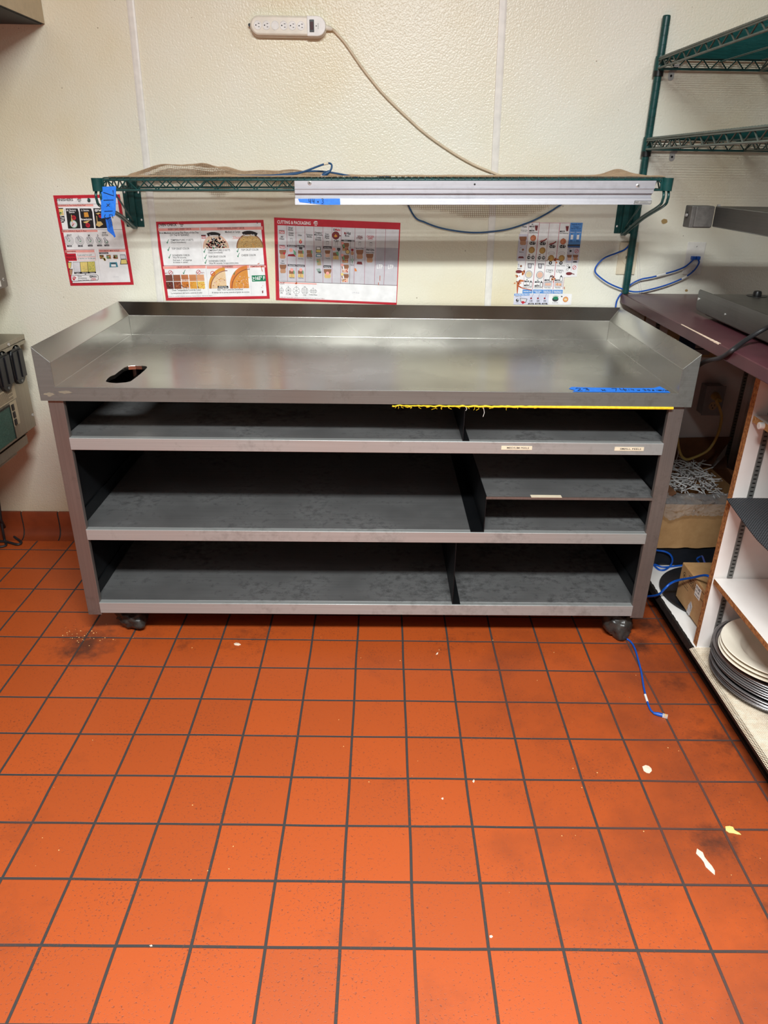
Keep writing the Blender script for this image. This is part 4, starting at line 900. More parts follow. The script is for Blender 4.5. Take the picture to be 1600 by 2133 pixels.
# the surface outlet box and its yellow cord
ob = thing('outlet_box', 'grey metal outlet box on the panel under the counter, yellow cord plugged in', 'outlet', (1.335, .755, .655))
XA, XB, ZA, ZB, YO = 1.306, 1.378, .598, .712, .70
MB().box(XA, XB, YO, .7548, ZA, ZB).build('box', M['graybox'], ob, bevel=.003)
MB().box(XA - .0025, XB + .0025, YO - .003, YO, ZA - .0025, ZB + .0025).build('cover', M['graybox'], ob, bevel=.002)
for zz in (.635, .676):
    b = MB(); b.tube([(1.342, YO - .003, zz), (1.342, YO - .005, zz)], .0165, 24, M['hood']); 
    for u, w, a, h in ((-.006, .003, .004, .001), (.006, .003, .004, .001), (0, -.008, .0022, .0022)): b.box(1.342 + u - h, 1.342 + u + h, YO - .0054, YO - .005, zz + w - a, zz + w + a, M['slot'])
    b.build('receptacle', M['hood'], ob)
yc_ = thing('extension_cord', 'yellow extension cord hanging from the grey outlet box behind the work table leg', 'cord', (1.34, .68, .68))
P = [(1.342, .672, .672), (1.349, .655, .668)] + [at(x, y, Y=.63) for x, y in ((1492, 832), (1499, 850), (1503, 868), (1500, 890), (1494, 908), (1486, 924), (1475, 938), (1462, 946), (1446, 953), (1431, 957), (1421, 951), (1416, 940), (1413, 925), (1411, 905), (1405, 870))]
cable('cord', P, .0052, M['yellowcord'], yc_)
b = MB(); b.tube([(1.342, .6945, .676), (1.342, .684, .675), (1.344, .668, .671), (1.349, .655, .667)], [.015, .0145, .010, .0065], 14); b.build('plug', M['yellowcord'], yc_, smooth=.8)
P0 = at(1413, 935, Y=.63); MB().tube([P0, P0 + Vector((.004, 0, -.02)), P0 + Vector((.001, 0, -.05))], .0012, 5).build('twist_tie', M['paper'], yc_)
# flyer stuck on the end panel
b = MB(); yy = .7535; b.box(1.135, 1.36, yy, yy + .0008, .812, .955, flat('tan_flyer_paper', (186, 164, 118), .7)); b.box(1.185, 1.312, yy - .0006, yy, .84, .955, flat('navy_flyer_print', (16, 58, 96), .5)); b.box(1.252, 1.312, yy - .0009, yy - .0006, .822, .868, M['graybox']); b.box(1.252, 1.312, yy - .0011, yy - .0009, .842, .847, M['slot'])
tag(b.build('flyer', M['card'], None), 'tan flyer with a navy picture stuck on the cabinet panel below the counter', 'flyer')
# ------------------------------------------------------------------ boxes in the corner bay
rs = MB().box(1.075, 1.49, .375, .745, .1007, .186).build('riser', M['disc'], None, bevel=.002)
tag(rs, 'low dark riser holding up the open carton in the corner bay', 'riser')
bx = thing('carton', 'open brown cardboard carton full of white straws under the counter', 'box', (1.24, .52, .187))
BX0, BX1, BY0, BY1, BZ0, BZ1 = 1.060, 1.40, .365, .725, .1865, .365
b = MB(); w = .004
nn = 24; vs = []   # front wall with a torn wavy lower edge
for i in range(nn + 1):
    x = BX0 + (BX1 - BX0) * i / nn; dz = .006 * max(0, noise.noise((x * 18, 0, 0))) + (.012 * max(0, (x - 1.24) / .12) if x > 1.24 else 0)
    vs += [(x, BY0, BZ0 - .006 + dz), (x, BY0, BZ1 - .004 + .004 * noise.noise((x * 9, 4, 0)))]
b.add(vs + [(p[0], p[1] + w, p[2]) for p in vs], [(2 * i, 2 * i + 2, 2 * i + 3, 2 * i + 1) for i in range(nn)] + [(2 * (nn + 1) + 2 * i + 1, 2 * (nn + 1) + 2 * i + 3, 2 * (nn + 1) + 2 * i + 2, 2 * (nn + 1) + 2 * i) for i in range(nn)] + [(2 * i + 1, 2 * i + 3, 2 * (nn + 1) + 2 * i + 3, 2 * (nn + 1) + 2 * i + 1) for i in range(nn)])
b.box(BX0, BX0 + w, BY0 + w, BY1, BZ0, BZ1); b.box(BX1 - w, BX1, BY0 + w, BY1, BZ0, BZ1); b.box(BX0 + w, BX1 - w, BY1 - w, BY1, BZ0, BZ1); b.box(BX0 + w, BX1 - w, BY0 + w, BY1 - w, BZ0, BZ0 + w)
b.build('box_body', M['card'], bx)
def flap(p, th=(0, 0, .004)):
    n = len(p); p = [Vector(q) for q in p]; return MB().add(p + [q + Vector(th) for q in p], [tuple(range(n)), tuple(range(2 * n - 1, n - 1, -1))] + [(i, (i + 1) % n, n + (i + 1) % n, n + i) for i in range(n)])
flap([(BX0 + .01, BY1, BZ1), (BX1, BY1, BZ1), (BX1 + .075, BY1 + .022, BZ1 + .125), (1.23, BY1 + .022, BZ1 + .118), (BX0 + .01, BY1 + .02, BZ1 + .112)], (0, .004, 0)).build('flap', M['card_dk'], bx)
flap([(BX0, BY0, BZ1), (BX0, BY1 - .05, BZ1), (BX0 + .05, BY1 - .12, BZ1 + .045), (BX0 + .062, BY0 + .01, BZ1 + .036)]).build('flap', M['card_dk'], bx)
flap([(BX1, BY0, BZ1), (BX1, BY1 - .02, BZ1), (BX1 + .03, BY1 - .05, BZ1 + .075), (BX1 - .05, .5, BZ1 + .085), (BX1 + .03, BY0 + .0, BZ1 + .08)]).build('flap', M['card_dk'], bx)
# straws
random.seed(11)
sm = MB().tube([(-.027, 0, 0), (.027, 0, 0)], .0021, 8).build('drinking_straw', M['straw'], None, smooth=1)
tag(sm, 'white drinking straw in the jumbled heap filling the open carton', 'straw', 'white straws heaped in the open carton')
for i in range(260):
    o = sm if i == 0 else sm.copy()
    if i: C.objects.link(o)
    y = random.uniform(.462, .665); x = random.uniform(1.125, 1.335)
    lay = random.random(); z = .352 + .052 * lay + (y - .40) * .12 - abs(x - 1.22) * .12
    o.location = (x, y, z); o.rotation_euler = (0, random.uniform(-.6, .6) * random.random(), random.uniform(0, PI))
# the plastic bag folded over the carton's front
b = MB(); nx, ny = 90, 30
for i in range(nx + 1):
    for j in range(ny + 1):
        x = 1.075 + .32 * i / nx; s = j / ny
        y = .425 - .075 * min(1, s * 1.5); z = BZ1 + .028 * math.sin(PI * min(1, s * 1.25)) ** 1 - max(0, s - .62) * (.10 + (.05 if x < 1.15 else 0) * math.sin(PI * max(0, min(1, (1.15 - x) / .08))))
        y -= .006 * (s > .6); k = noise.noise((x * 26, s * 6, 0)) * .010 + .009 * abs(noise.noise((x * 60 + s * 20, s * 9, 3)))
        b.v.append(Vector((x, min(y + k * .5, .43) - (.004 if s > .6 else 0), z + k)))
for i in range(nx):
    for j in range(ny): a = i * (ny + 1) + j; b.f.append([a, a + ny + 1, a + ny + 2, a + 1]); b.mi.append(0)
tag(b.build('plastic_bag', M['film'], None, smooth=2, solid=.0003), 'crinkled clear plastic bag folded over the front edge of the straw carton', 'bag')
# round black pan and the small taped carton on it
b = MB(); b.lathe([(0, .1008), (.172, .1008), (.190, .109), (.1935, .109), (.1935, .111), (.189, .111), (.172, .1035), (0, .1035)], (1.24, .16, 0), 72)
tag(b.build('round_pan', M['disc'], None, smooth=.6), 'flat round black pan lying on the bottom shelf under the small carton', 'pan')
sb = thing('carton', 'small taped brown carton with a white shipping label standing on the round black pan', 'box', (1.2, .02, .1115))
b = MB(); b.box(1.084, 1.30, -.118, .138, .1117, .248); bb = b.build('box_body', M['card'], sb, bevel=.003)
x = 1.0838
b = MB(); b.add([(x, .112, .2315), (x, .018, .2315), (x, .018, .1), (x, .112, .1)][:0], [])
def side_poly(mb, pts, mat, lift=0): mb.add([(x - lift, p, q) for p, q in pts], [tuple(range(len(pts)))], mat)
c0 = (.105, .214); k = 20
for r0, r1 in ((.0115, .0095),):
    vs = [(x, c0[0] - r * math.cos(2 * PI * i / k), c0[1] + r * math.sin(2 * PI * i / k)) for r in (r0, r1) for i in range(k)]; b.add(vs, [(i, (i + 1) % k, k + (i + 1) % k, k + i) for i in range(k)], M['cardink'])
put_text(b, 'e', (x, .110, .2095), (0, -1, 0), (0, 0, 1), .0125, M['cardink'], .03)
put_text(b, 'RECYCLE', (x, .116, .1875), (0, -1, 0), (0, 0, 1), .0045, M['cardink'], .01, width=.052); put_text(b, 'THIS CARTON', (x, .116, .178), (0, -1, 0), (0, 0, 1), .0045, M['cardink'], .01, width=.058)
for (y0, y1, z0, z1) in ((.072, -.06, .2345, .2325), (.072, -.06, .208, .206), (.072, .0705, .206, .2345)): side_poly(b, [(y0, z0), (y1, z0), (y1, z1), (y0, z1)], M['cardink'])
put_text(b, 'FRAGILE', (x, .066, .2115), (0, -1, 0), (0, 0, 1), .017, M['cardink'], .02, width=.05)
b.build('printing', M['cardink'], bb)
b = MB(); b.box(x - .0006, x, -.028, .012, .196, .236, M['paper']); put_text(b, 'STORE', (x - .0008, .009, .224), (0, -1, 0), (0, 0, 1), .008, M['ink'], .03, width=.032); put_text(b, '022 485', (x - .0008, .009, .213), (0, -1, 0), (0, 0, 1), .0055, M['ink'], .02, width=.03); b.box(x - .0008, x - .0006, -.022, .008, .201, .203, M['ink']); note(b.build('shipping_label', M['paper'], bb), 'white shipping label')
b = MB(); b.prism([(.036, .112), (.012, .112), (.006, .150), (.022, .163), (.034, .14)], 'X', x - .0008, x - .0002); b.build('tape_patch', M['clear'], sb)
b = MB(); b.box(1.12, 1.29, -.0, .03, .2482, .2488); b.build('packing_tape', M['film'], sb)
# blue cables on the bottom shelf
P = [at(1352, 1252, X=1.012), at(1368, 1240, X=1.02), at(1385, 1226, X=1.03), at(1396, 1216, X=1.045), at(1412, 1209, X=1.06), at(1440, 1204, X=1.074), at(1476, 1200, X=1.08)] + [(1.11, -.06, .2525), (1.16, -.09, .252)]
P[0] = Vector((1.005, .26, .03))
tag(cable('network_cable', P, .0042, M['blue']), 'bright blue cable draped in front of the small taped carton', 'cable')
P = [at(1360, 1175, Z=.104), at(1372, 1186, Z=.104), at(1385, 1187, Z=.104), at(1397, 1178, Z=.104), at(1401, 1166, Y=.36), at(1396, 1155, Y=.36), at(1385, 1149, Y=.362), at(1372, 1147, Y=.364), (1.06, .35, .182)]
tag(cable('network_cable', P, .0036, M['blue']), 'blue cable loop rising in front of the dark riser', 'cable')
P = [at(1355, 1172, Z=.104), at(1380, 1181, Z=.104), at(1400, 1180, Z=.104), at(1420, 1178, Z=.104), (1.25, .365, .106), (1.30, .36, .106)]
tag(cable('network_cable', P, .0036, M['blue']), 'blue cable lying straight along the back of the bottom shelf', 'cable')
P = [at(1440, 1172, Y=.30), at(1452, 1165, Y=.30), at(1461, 1159, Y=.28), at(1464, 1161, Y=.25), at(1468, 1172, Y=.18), at(1474, 1184, Y=.12), at(1480, 1192, Y=.08), (1.19, .03, .252)]
P[0] = Vector((1.235, .31, .14)); P.insert(0, Vector((1.24, .33, .108)))
tag(cable('network_cable', P, .0036, M['blue']), 'blue cable rising behind the small carton and bending over its top', 'cable')
# ------------------------------------------------------------------ bay nearest the camera: liner, pans, bowls, black mat
b = MB(); cs = .0052; nx = int(.46 / cs); ny = int(1.0 / cs)
for i in range(nx + 1):
    for j in range(ny + 1):
        xx = 1.0215 + i * cs; y = -.156 - j * cs; over = max(0, 1.034 - xx)
        b.v.append(Vector((xx, y, .1030 - over * .5 + .0012 * noise.noise((xx * 14, y * 14, 0)))))
for i in range(nx):
    for j in range(ny): a = i * (ny + 1) + j; b.f.append([a, a + ny + 1, a + ny + 2, a + 1]); b.mi.append(0)
tag(b.build('shelf_liner', M['cream_mesh'], None, wire=.0026), 'cream rubber mesh liner on the bottom shelf under the round pans', 'shelf liner')
random.seed(5)
pr = [(0, 0), (.176, 0), (.1795, .002), (.1915, .0215), (.1975, .0222), (.1985, .0232), (.1975, .0242), (.190, .0237), (.1775, .0042), (.175, .0022), (0, .0022)]
pan = MB().lathe(pr, (0, 0, 0), 96).build('pizza_pan', M['pan'], None, smooth=.5)
pan.data.materials.append(M['pan_rim'])
for p_ in pan.data.polygons:
    if math.hypot(p_.center.x, p_.center.y) > .1915: p_.material_index = 1
NP = 15
order = ['lowest', 'second lowest', 'third lowest', 'fourth lowest', 'fifth lowest', 'sixth lowest', 'seventh lowest', 'middle', 'seventh from the top', 'sixth from the top', 'fifth from the top', 'fourth from the top', 'third from the top', 'second from the top', 'topmost']
for i in range(NP):
    o = pan if i == 0 else pan.copy()
    if i: C.objects.link(o)
    o.location = (1.222 + random.uniform(-.0055, .0055), -.322 + random.uniform(-.0055, .0055), .1046 + i * .0052); o.rotation_euler = (random.uniform(-.002, .002), random.uniform(-.002, .002), random.uniform(0, 6))
    tag(o, order[i] + ' round dark grey pizza pan in the stack on the cream liner', 'pan', 'dark round pans stacked on the bottom shelf')
br = [(0, 0), (.075, 0), (.079, .003), (.098, .024), (.104, .029), (.146, .0405), (.1505, .0425), (.1515, .0445), (.1495, .0455), (.143, .0445), (.101, .034), (.095, .029), (.077, .0085), (.070, .006), (0, .005)]
bowl = MB().lathe(br, (0, 0, 0), 96).build('pasta_bowl', M['bowl'], None, smooth=.6)
for i, nm in enumerate(('lowest of three wide-rimmed cream bowls stacked on the dark pans', 'middle one of three wide-rimmed cream bowls stacked on the dark pans', 'topmost wide-rimmed cream bowl on the dark pans')):
    o = bowl if i == 0 else bowl.copy()
    if i: C.objects.link(o)
    o.location = (1.166 + .003 * i, -.352 + .002 * i, .1046 + 14 * .0052 + .0029 + i * .0105); tag(o, nm, 'bowl', 'cream bowls stacked on the pans')
b = MB(); nx, ny = 30, 60
for k, dz in ((0, 0.0042), (1, 0.0012)):
    for i in range(nx + 1):
        for j in range(ny + 1):
            xx = 1.026 + (1.495 - 1.026) * i / nx; y = -.157 - 1.08 * j / ny; over = max(0, 1.046 - xx); t = j / ny
            b.v.append(Vector((xx - (.012 if i == 0 else 0) * math.sin(PI * min(1, t * 2.2)), y, .6190 + dz - over * (.12 + .9 * min(1, t * 5)) )))
n1 = (nx + 1) * (ny + 1)
for i in range(nx):
    for j in range(ny):
        a = i * (ny + 1) + j; q = [a, a + ny + 1, a + ny + 2, a + 1]; b.f.append(q); b.f.append([n1 + c for c in reversed(q)]); b.mi += [0, 0]
for i in range(nx):
    a = i * (ny + 1); b.f.append([a, n1 + a, n1 + a + ny + 1, a + ny + 1]); b.mi.append(0)
for j in range(ny): b.f.append([j, j + 1, n1 + j + 1, n1 + j]); b.mi.append(0)
tag(b.build('rubber_mat', M['matblk'], None), 'black woven rubber mat covering the middle cabinet shelf', 'mat')
# ------------------------------------------------------------------ stainless warmers on the counter
wm = thing('food_warmer', 'low stainless steel food warmer box sitting on the maroon counter', 'food warmer', (1.25, 0, 1.046))
b = MB(); b.box(1.0585, 1.52, -.95, .292, 1.0535, 1.118); b.build('housing', M['steel_gray'], wm, bevel=.003)
k = .012; pts = [(-.95, 1.0585), (.345, 1.0585), (.357, 1.064), (.3605, 1.072), (.3605, 1.116), (.354, 1.1225), (-.95, 1.1225)]
b = MB(); b.prism(pts, 'X', 1.0545, 1.0580); b.build('front_plate', M['steel_gray'], wm, bevel=.0008)
for yy, zz, r in ((.349, 1.094, .0045), (.147, 1.082, .0028)): 
    MB().tube([(1.0545, yy, zz), (1.0525, yy, zz)], r, 10).build('screw', M['chrome'], wm)
for yy in (.22, -.4, -.9): 
    for xx in (1.10, 1.48): MB().tube([(xx, yy, 1.0464), (xx, yy, 1.054)], .014, 14).build('foot', M['black'], wm)
c = Vector((1.195, .262, 1.118)); b = MB(); b.lathe([(.030, 0), (.030, .0015), (.013, .002), (.0125, .010), (.010, .015), (.004, .0165), (0, .0165)], c, 24); b.build('knob', M['black'], wm, smooth=.6)
uh = thing('overhead_heater', 'stainless steel overhead strip heater standing above the food warmer', 'heater', (1.25, 0, 1.046))
b = MB(); b.box(1.070, 1.42, -.95, .392, 1.3065, 1.3665); b.build('housing', M['steel_gray'], uh, bevel=.0025)
b = MB(); b.box(1.0135, 1.0715, .3955, .402, 1.304, 1.3655, M['bracket']); b.box(1.002, 1.0715, .402, .455, 1.302, 1.366, M['bracket']); eb = b.build('end_bracket', M['bracket'], uh, bevel=.003)
c = (1.0015, .428, 1.338); b = MB()
b.add([(c[0] - .0002, c[1] + r * math.cos(a), c[2] + r * math.sin(a)) for i in range(8) for r, a in [((.013 if i % 2 == 0 else .006), PI * i / 4)]], [tuple(range(8))], M['slot']); b.tube([(c[0], c[1], c[2]), (c[0] - .006, c[1], c[2])], .0048, 6, M['chrome']); b.build('bolt', M['chrome'], eb)
MB().box(1.075, 1.082, .386, .396, 1.3655, 1.371).build('tab', M['chrome'], uh)
for xx in (1.10, 1.39):
    for yy in (-.25, -.9): MB().box(xx - .012, xx + .012, yy - .012, yy + .012, 1.1185, 1.3075).build('post', M['steel_gray'], uh)
q0 = at(1640, 661, X=1.043); P = [(1.0555, q0.y - .075, 1.088), (1.047, q0.y - .06, 1.096), q0, at(1620, 671, X=1.045), at(1600, 681, X=1.045), at(1575, 695, X=1.022), at(1550, 711, X=.985)] + [at(1526, 729, X=.936), at(1508, 742, X=.934), at(1496, 747, X=.936)] + [at(1480, 750, X=.952), at(1462, 757, X=.962), at(1440, 775, X=.972), (.975, .2, .86)]
tag(cable('black_cord', P, .0062, M['blackcord']), 'thick black power cord hanging over the maroon counter edge behind the table corner', 'cord')
# ------------------------------------------------------------------ printed sheets on the wall
def ink(name, rgb): return flat('ink_' + name, rgb, .42)
RED = ink('red', (200, 34, 52)); DRED = ink('dark_red', (150, 26, 42)); PINK = ink('pink', (246, 168, 158)); BLK = ink('black', (30, 28, 32)); GRY = ink('grey', (206, 202, 208)); LGR = ink('light_grey', (226, 224, 228))
DGR = ink('charcoal', (62, 60, 66)); WHT = ink('white', (246, 244, 244)); GRN = ink('green', (18, 128, 88)); BRN = ink('brown', (150, 100, 72)); LBR = ink('light_brown', (196, 146, 114)); TANI = ink('tan', (226, 190, 120)); GLD = ink('golden', (222, 154, 62))
YEL = ink('yellow', (240, 216, 130)); TEAL = ink('teal', (66, 138, 158)); BLU = ink('blue', (92, 152, 220)); DBL = ink('dark_blue', (24, 66, 132)); ORG = ink('orange', (224, 130, 60)); SKN = ink('salmon', (236, 190, 168)); MGR = ink('mid_green', (110, 170, 130)); STN = flat('orange_sauce_stain', (190, 86, 36), .5); MRN = ink('maroon', (122, 44, 48))
class Sheet:
    def __init__(s, corners, paper):
        """corners: photo pixels TL, TR, BR, BL on the wall"""
        P = [at(x, y, Y=WALL) for x, y in corners]
        s.ex = ((P[1] - P[0]) + (P[2] - P[3])).normalized(); s.ex.y = 0
        s.o = P[0]; ey = ((P[3] - P[0]) + (P[2] - P[1])); ey.y = 0; s.ey = (ey - s.ex * ey.dot(s.ex)).normalized()
        s.W = ((P[1] - P[0]).dot(s.ex) + (P[2] - P[3]).dot(s.ex)) / 2; s.Hh = ((P[3] - P[0]).dot(s.ey) + (P[2] - P[1]).dot(s.ey)) / 2
        s.b = MB(); s.paper = paper; s.c = (0, 0, 1)
    def crop(s, x0, y0, k): s.c = (x0, y0, k)
    def lp(s, px, py):
        x0, y0, k = s.c; d = at(x0 + px / k, y0 + py / k, Y=WALL) - s.o
        return d.dot(s.ex), d.dot(s.ey)
    def w(s, a, b, l): return s.o + s.ex * a + s.ey * b + Vector((0, -.0014 - .00012 * l, 0))
    def base(s, mat, th=.0008):
        q = [(0, 0), (s.W, 0), (s.W, s.Hh), (0, s.Hh)]
        v = [s.w(a, b, 0) for a, b in q]; s.b.add(v + [p + Vector((0, .0014, 0)) for p in v], [(0, 1, 2, 3), (7, 6, 5, 4)] + [(i, (i + 1) % 4, 4 + (i + 1) % 4, 4 + i) for i in range(4)], mat)
    def loc(s, pts, mat, l=2): s.b.add([s.w(a, b, l) for a, b in pts], [tuple(range(len(pts)))], mat)
    def poly(s, pts, mat, l=2): s.loc([s.lp(*p) for p in pts], mat, l)
    def rect(s, x0, y0, x1, y1, mat, l=2):
        a, b = s.lp(x0, y0); c, d = s.lp(x1, y1); s.loc([(a, b), (c, b), (c, d), (a, d)], mat, l)
    def frac(s, u0, v0, u1, v1, mat, l=1): s.loc([(u0 * s.W, v0 * s.Hh), (u1 * s.W, v0 * s.Hh), (u1 * s.W, v1 * s.Hh), (u0 * s.W, v1 * s.Hh)], mat, l)
    def m(s, px): return px / s.c[2] * .00182
    def disc(s, x, y, r, mat, l=3, k=20, a0=0, a1=2 * PI, sy=1, r0=0):
        cx, cy = s.lp(x, y); R = s.m(r); n = max(3, int(k * (a1 - a0) / 2 / PI)); full = a1 - a0 > 6.28
        pts = [(cx + R * math.cos(a0 + (a1 - a0) * i / n), cy - R * sy * math.sin(a0 + (a1 - a0) * i / n)) for i in range(n if full else n + 1)]
        if r0:
            R0 = s.m(r0); q = [(cx + R0 * math.cos(a0 + (a1 - a0) * i / n), cy - R0 * sy * math.sin(a0 + (a1 - a0) * i / n)) for i in range(n if full else n + 1)]
            N_ = len(pts); vs = [s.w(a, b, l) for a, b in pts + q]
            s.b.add(vs, [(i, (i + 1) % N_, N_ + (i + 1) % N_, N_ + i) for i in range(N_ if full else N_ - 1)], mat)
        else:
            if not full: pts.append((cx, cy))
            s.loc(pts, mat, l)
    def line(s, x0, y0, x1, y1, wpx, mat, l=3):
        a = Vector(s.lp(x0, y0)); c = Vector(s.lp(x1, y1)); d = (c - a); n_ = Vector((-d.y, d.x)).normalized() * s.m(wpx) / 2
        s.loc([tuple(a - n_), tuple(c - n_), tuple(c + n_), tuple(a + n_)], mat, l)
    def text(s, t, x0, y, x1, cap, mat=None, bold=.012, l=4):
        """text from px x0 to x1 (None = natural width), baseline at px y, cap height in px"""
        a, b_ = s.lp(x0, y); wd = None if x1 is None else s.lp(x1, y)[0] - a
        put_text(s.b, t, s.w(a, b_, l), s.ex, -s.ey, s.m(cap), mat or BLK, bold, wd)
    def check(s, x, y, r, l=4): s.poly([(x - r, y - r * .1), (x - r * .45, y + r * .25), (x + r * .1, y - r * 1.1), (x + r * .75, y - r * 1.7), (x + r * .2, y - r * .6), (x - r * .2, y + r * .95), (x - r * .5, y + r * .9)], GRN, l)
    def no(s, x, y, r, l=4): s.disc(x, y, r, RED, l, r0=r * .78); s.line(x - r * .55, y + r * .55, x + r * .55, y - r * .55, r * .25, RED, l)
    def logo(s, x, y, r, c1=None, c2=None):
        """small roof-shaped emblem over two words"""
        c1 = c1 or RED; c2 = c2 or BLK
        s.poly([(x - r, y - r * .35), (x - r * .75, y - r * .55), (x - r * .45, y - r), (x + r * .45, y - r), (x + r * .75, y - r * .55), (x + r, y - r * .35), (x + r * .5, y - r * .42), (x - r * .5, y - r * .42)], c1, 4)
        s.text('Pizza', x - r * .85, y + r * .25, x + r * .85, r * .5, c2, .03); s.text('Hut', x - r * .5, y + r * .95, x + r * .5, r * .5, c2, .03)
    def carton(s, x, y, w_, h_, c=BRN, c2=LBR, l=4):
        s.poly([(x - w_ * .5, y - h_ * .5), (x + w_ * .5, y - h_ * .5), (x + w_ * .48, y - h_ * .2), (x + w_ * .36, y), (x - w_ * .36, y), (x - w_ * .48, y - h_ * .2)], c, l)
        s.poly([(x - w_ * .36, y), (x + w_ * .36, y), (x + w_ * .42, y + h_ * .35), (x + w_ * .3, y + h_ * .5), (x - w_ * .3, y + h_ * .5), (x - w_ * .42, y + h_ * .35)], c2, l)
    def cup(s, x, y, w_, h_, c=LGR, l=4):
        s.poly([(x - w_ * .5, y - h_ * .5), (x + w_ * .5, y - h_ * .5), (x + w_ * .3, y + h_ * .5), (x - w_ * .3, y + h_ * .5)], c, l); s.line(x - w_ * .55, y - h_ * .5, x + w_ * .55, y - h_ * .5, h_ * .1, DGR, l); s.line(x - w_ * .5, y - h_ * .5, x - w_ * .3, y + h_ * .5, w_ * .08, DGR, l); s.line(x + w_ * .5, y - h_ * .5, x + w_ * .3, y + h_ * .5, w_ * .08, DGR, l)
    def specks(s, x0, y0, x1, y1, n, r, mats, l=5, inside=None):
        for i in range(n):
            x = random.uniform(x0, x1); y = random.uniform(y0, y1)
            if inside and not inside(x, y): continue
            s.disc(x, y, r * random.uniform(.5, 1.2), random.choice(mats), l, k=6)
    def done(s, name, label):
        return tag(s.b.build(name, s.paper), label, 'poster')
random.seed(21)
for i_, (c1_, c2_) in enumerate((((112, 62, 48), (92, 40, 28)), ((150, 85, 55), (140, 66, 34)), ((194, 118, 74), (206, 120, 44)), ((210, 138, 90), (232, 166, 64)), ((228, 166, 122), (238, 196, 96)))):
    ink('crust%d' % i_, c1_); ink('cheese%d' % i_, c2_)
# --- FINISHERS
s = Sheet([(111, 407), (245, 407), (278, 593), (142, 597)], WHT); s.base(RED)
s.frac(.045, .035, .955, .968, WHT, 1)
s.crop(100, 390, 8.42)
s.text('FINISHERS', 160, 244, 447, 36, BLK, .02); s.line(500, 180, 505, 260, 3, GRY); s.line(160, 262, 500, 258, 3, GRY); s.logo(555, 222, 40)
s.line(150, 298, 1258, 290, 4, DGR); s.rect(165, 306, 800, 334, PINK); s.text('BRUSHING In Pan Away From Peel', 170, 332, 662, 20, MRN, .015)
s.rect(190, 372, 285, 492, YEL); s.rect(185, 365, 270, 380, BLK, 3); s.specks(205, 400, 275, 480, 14, 9, [GRN, MGR, SKN]); s.line(287, 375, 300, 495, 5, DGR)
s.poly([(205, 505), (290, 502), (300, 590), (280, 620), (245, 622), (222, 600)], BLK); s.text('Top', 222, 550, 288, 30, WHT, .03); s.text('2X', 228, 602, 290, 34, WHT, .03)
for x0, x1, y0, y1 in ((312, 575, 372, 722), (556, 812, 372, 718), (796, 1052, 368, 716)):
    s.poly([(x0, y0), (x1 - 55, y0), (x1 - 32, y0 + 60), (x1, y1), (x0 + 45, y1 + 4)], BLK)
s.text('#1 Buttery', 330, 418, 498, 26, WHT, .02); s.text('Sauce', 372, 452, 470, 26, WHT, .02); s.disc(452, 645, 62, MGR); s.disc(452, 645, 54, LGR, 4); s.specks(420, 615, 485, 680, 9, 10, [PINK, RED, WHT]); s.poly([(408, 480), (418, 480), (436, 580), (440, 610), (412, 600)], TANI, 5); s.disc(457, 533, 36, RED, 5); s.text('1X', 436, 546, 478, 28, BLK, .03, 6)
s.text('5 Sticks', 590, 420, 725, 24, WHT, .02); s.poly([(632, 442), (700, 438), (722, 520), (640, 524)], GLD, 4); s.text('Breadsticks', 588, 578, 776, 28, WHT, .02); s.poly([(620, 608), (690, 590), (742, 580), (700, 615), (690, 632), (640, 625)], TANI, 4); s.disc(702, 665, 36, RED, 4); s.text('1X', 680, 678, 724, 28, BLK, .03, 5)
s.text('@Melts', 825, 420, 965, 30, WHT, .03); s.poly([(838, 462), (900, 445), (960, 470), (900, 485)], TANI, 4); s.disc(925, 500, 34, RED, 4); s.text('1X', 905, 512, 946, 26, BLK, .03, 5); s.poly([(850, 500), (860, 500), (872, 600), (930, 600), (972, 650), (900, 695), (845, 665), (862, 612)], TANI, 4)
s.line(235, 745, 1310, 745, 4, DGR); s.rect(242, 752, 875, 784, PINK); s.text('PESTO SPIRALS Apply In Box', 246, 784, 682, 22, MRN, .015)
s.text('BNY', 340, 856, 424, 28); s.text('L', 535, 862, 552, 26); s.text('M', 708, 858, 738, 26); s.text('S', 868, 858, 890, 26); s.text('PPP', 960, 815, 1030, 26); s.text('/EXTRA', 948, 856, 1062, 28)
s.crop(120, 490, 9.41)
for x, y, r in ((222, 105, 90), (438, 108, 82), (635, 108, 72), (815, 110, 62), (958, 130, 40)):
    for q in (1, .78, .56, .36): s.disc(x, y, r * q, DGR, 3, k=28, r0=r * q - 4)
    s.line(x - 50, y - 80, x + 10, y + 10, 34, GRY, 4); s.line(x - 62, y - 72, x - 8, y + 8, 5, DGR, 5); s.line(x - 30, y - 90, x + 30, y - 5, 5, DGR, 5); s.line(x - 10, y - 25, x + 18, y + 15, 26, MGR, 5); s.disc(x, y - 12, 13, WHT, 6)
for x, y in ((236, 212), (450, 210), (645, 204), (826, 200), (968, 198)):
    s.rect(x - 50, y - 16, x + 50, y + 16, DGR, 4); s.text('1 spiral', x - 28, y + 8, x + 38, 14, WHT, .01, 5)
s.line(140, 288, 725, 278, 6, DRED); s.rect(145, 296, 728, 332, PINK); s.text('SEASONING', 155, 332, 362, 22, MRN, .02)
s.line(805, 275, 1345, 268, 6, DRED); s.rect(808, 286, 1345, 322, PINK); s.text("CINNABON' MINI ROLLS", 812, 318, 1215, 24, MRN, .02); s.line(768, 275, 862, 880, 3, GRY)
s.rect(812, 332, 1000, 366, DGR, 3); s.text('1 Tubeful Drizzle', 825, 358, 985, 16, WHT)
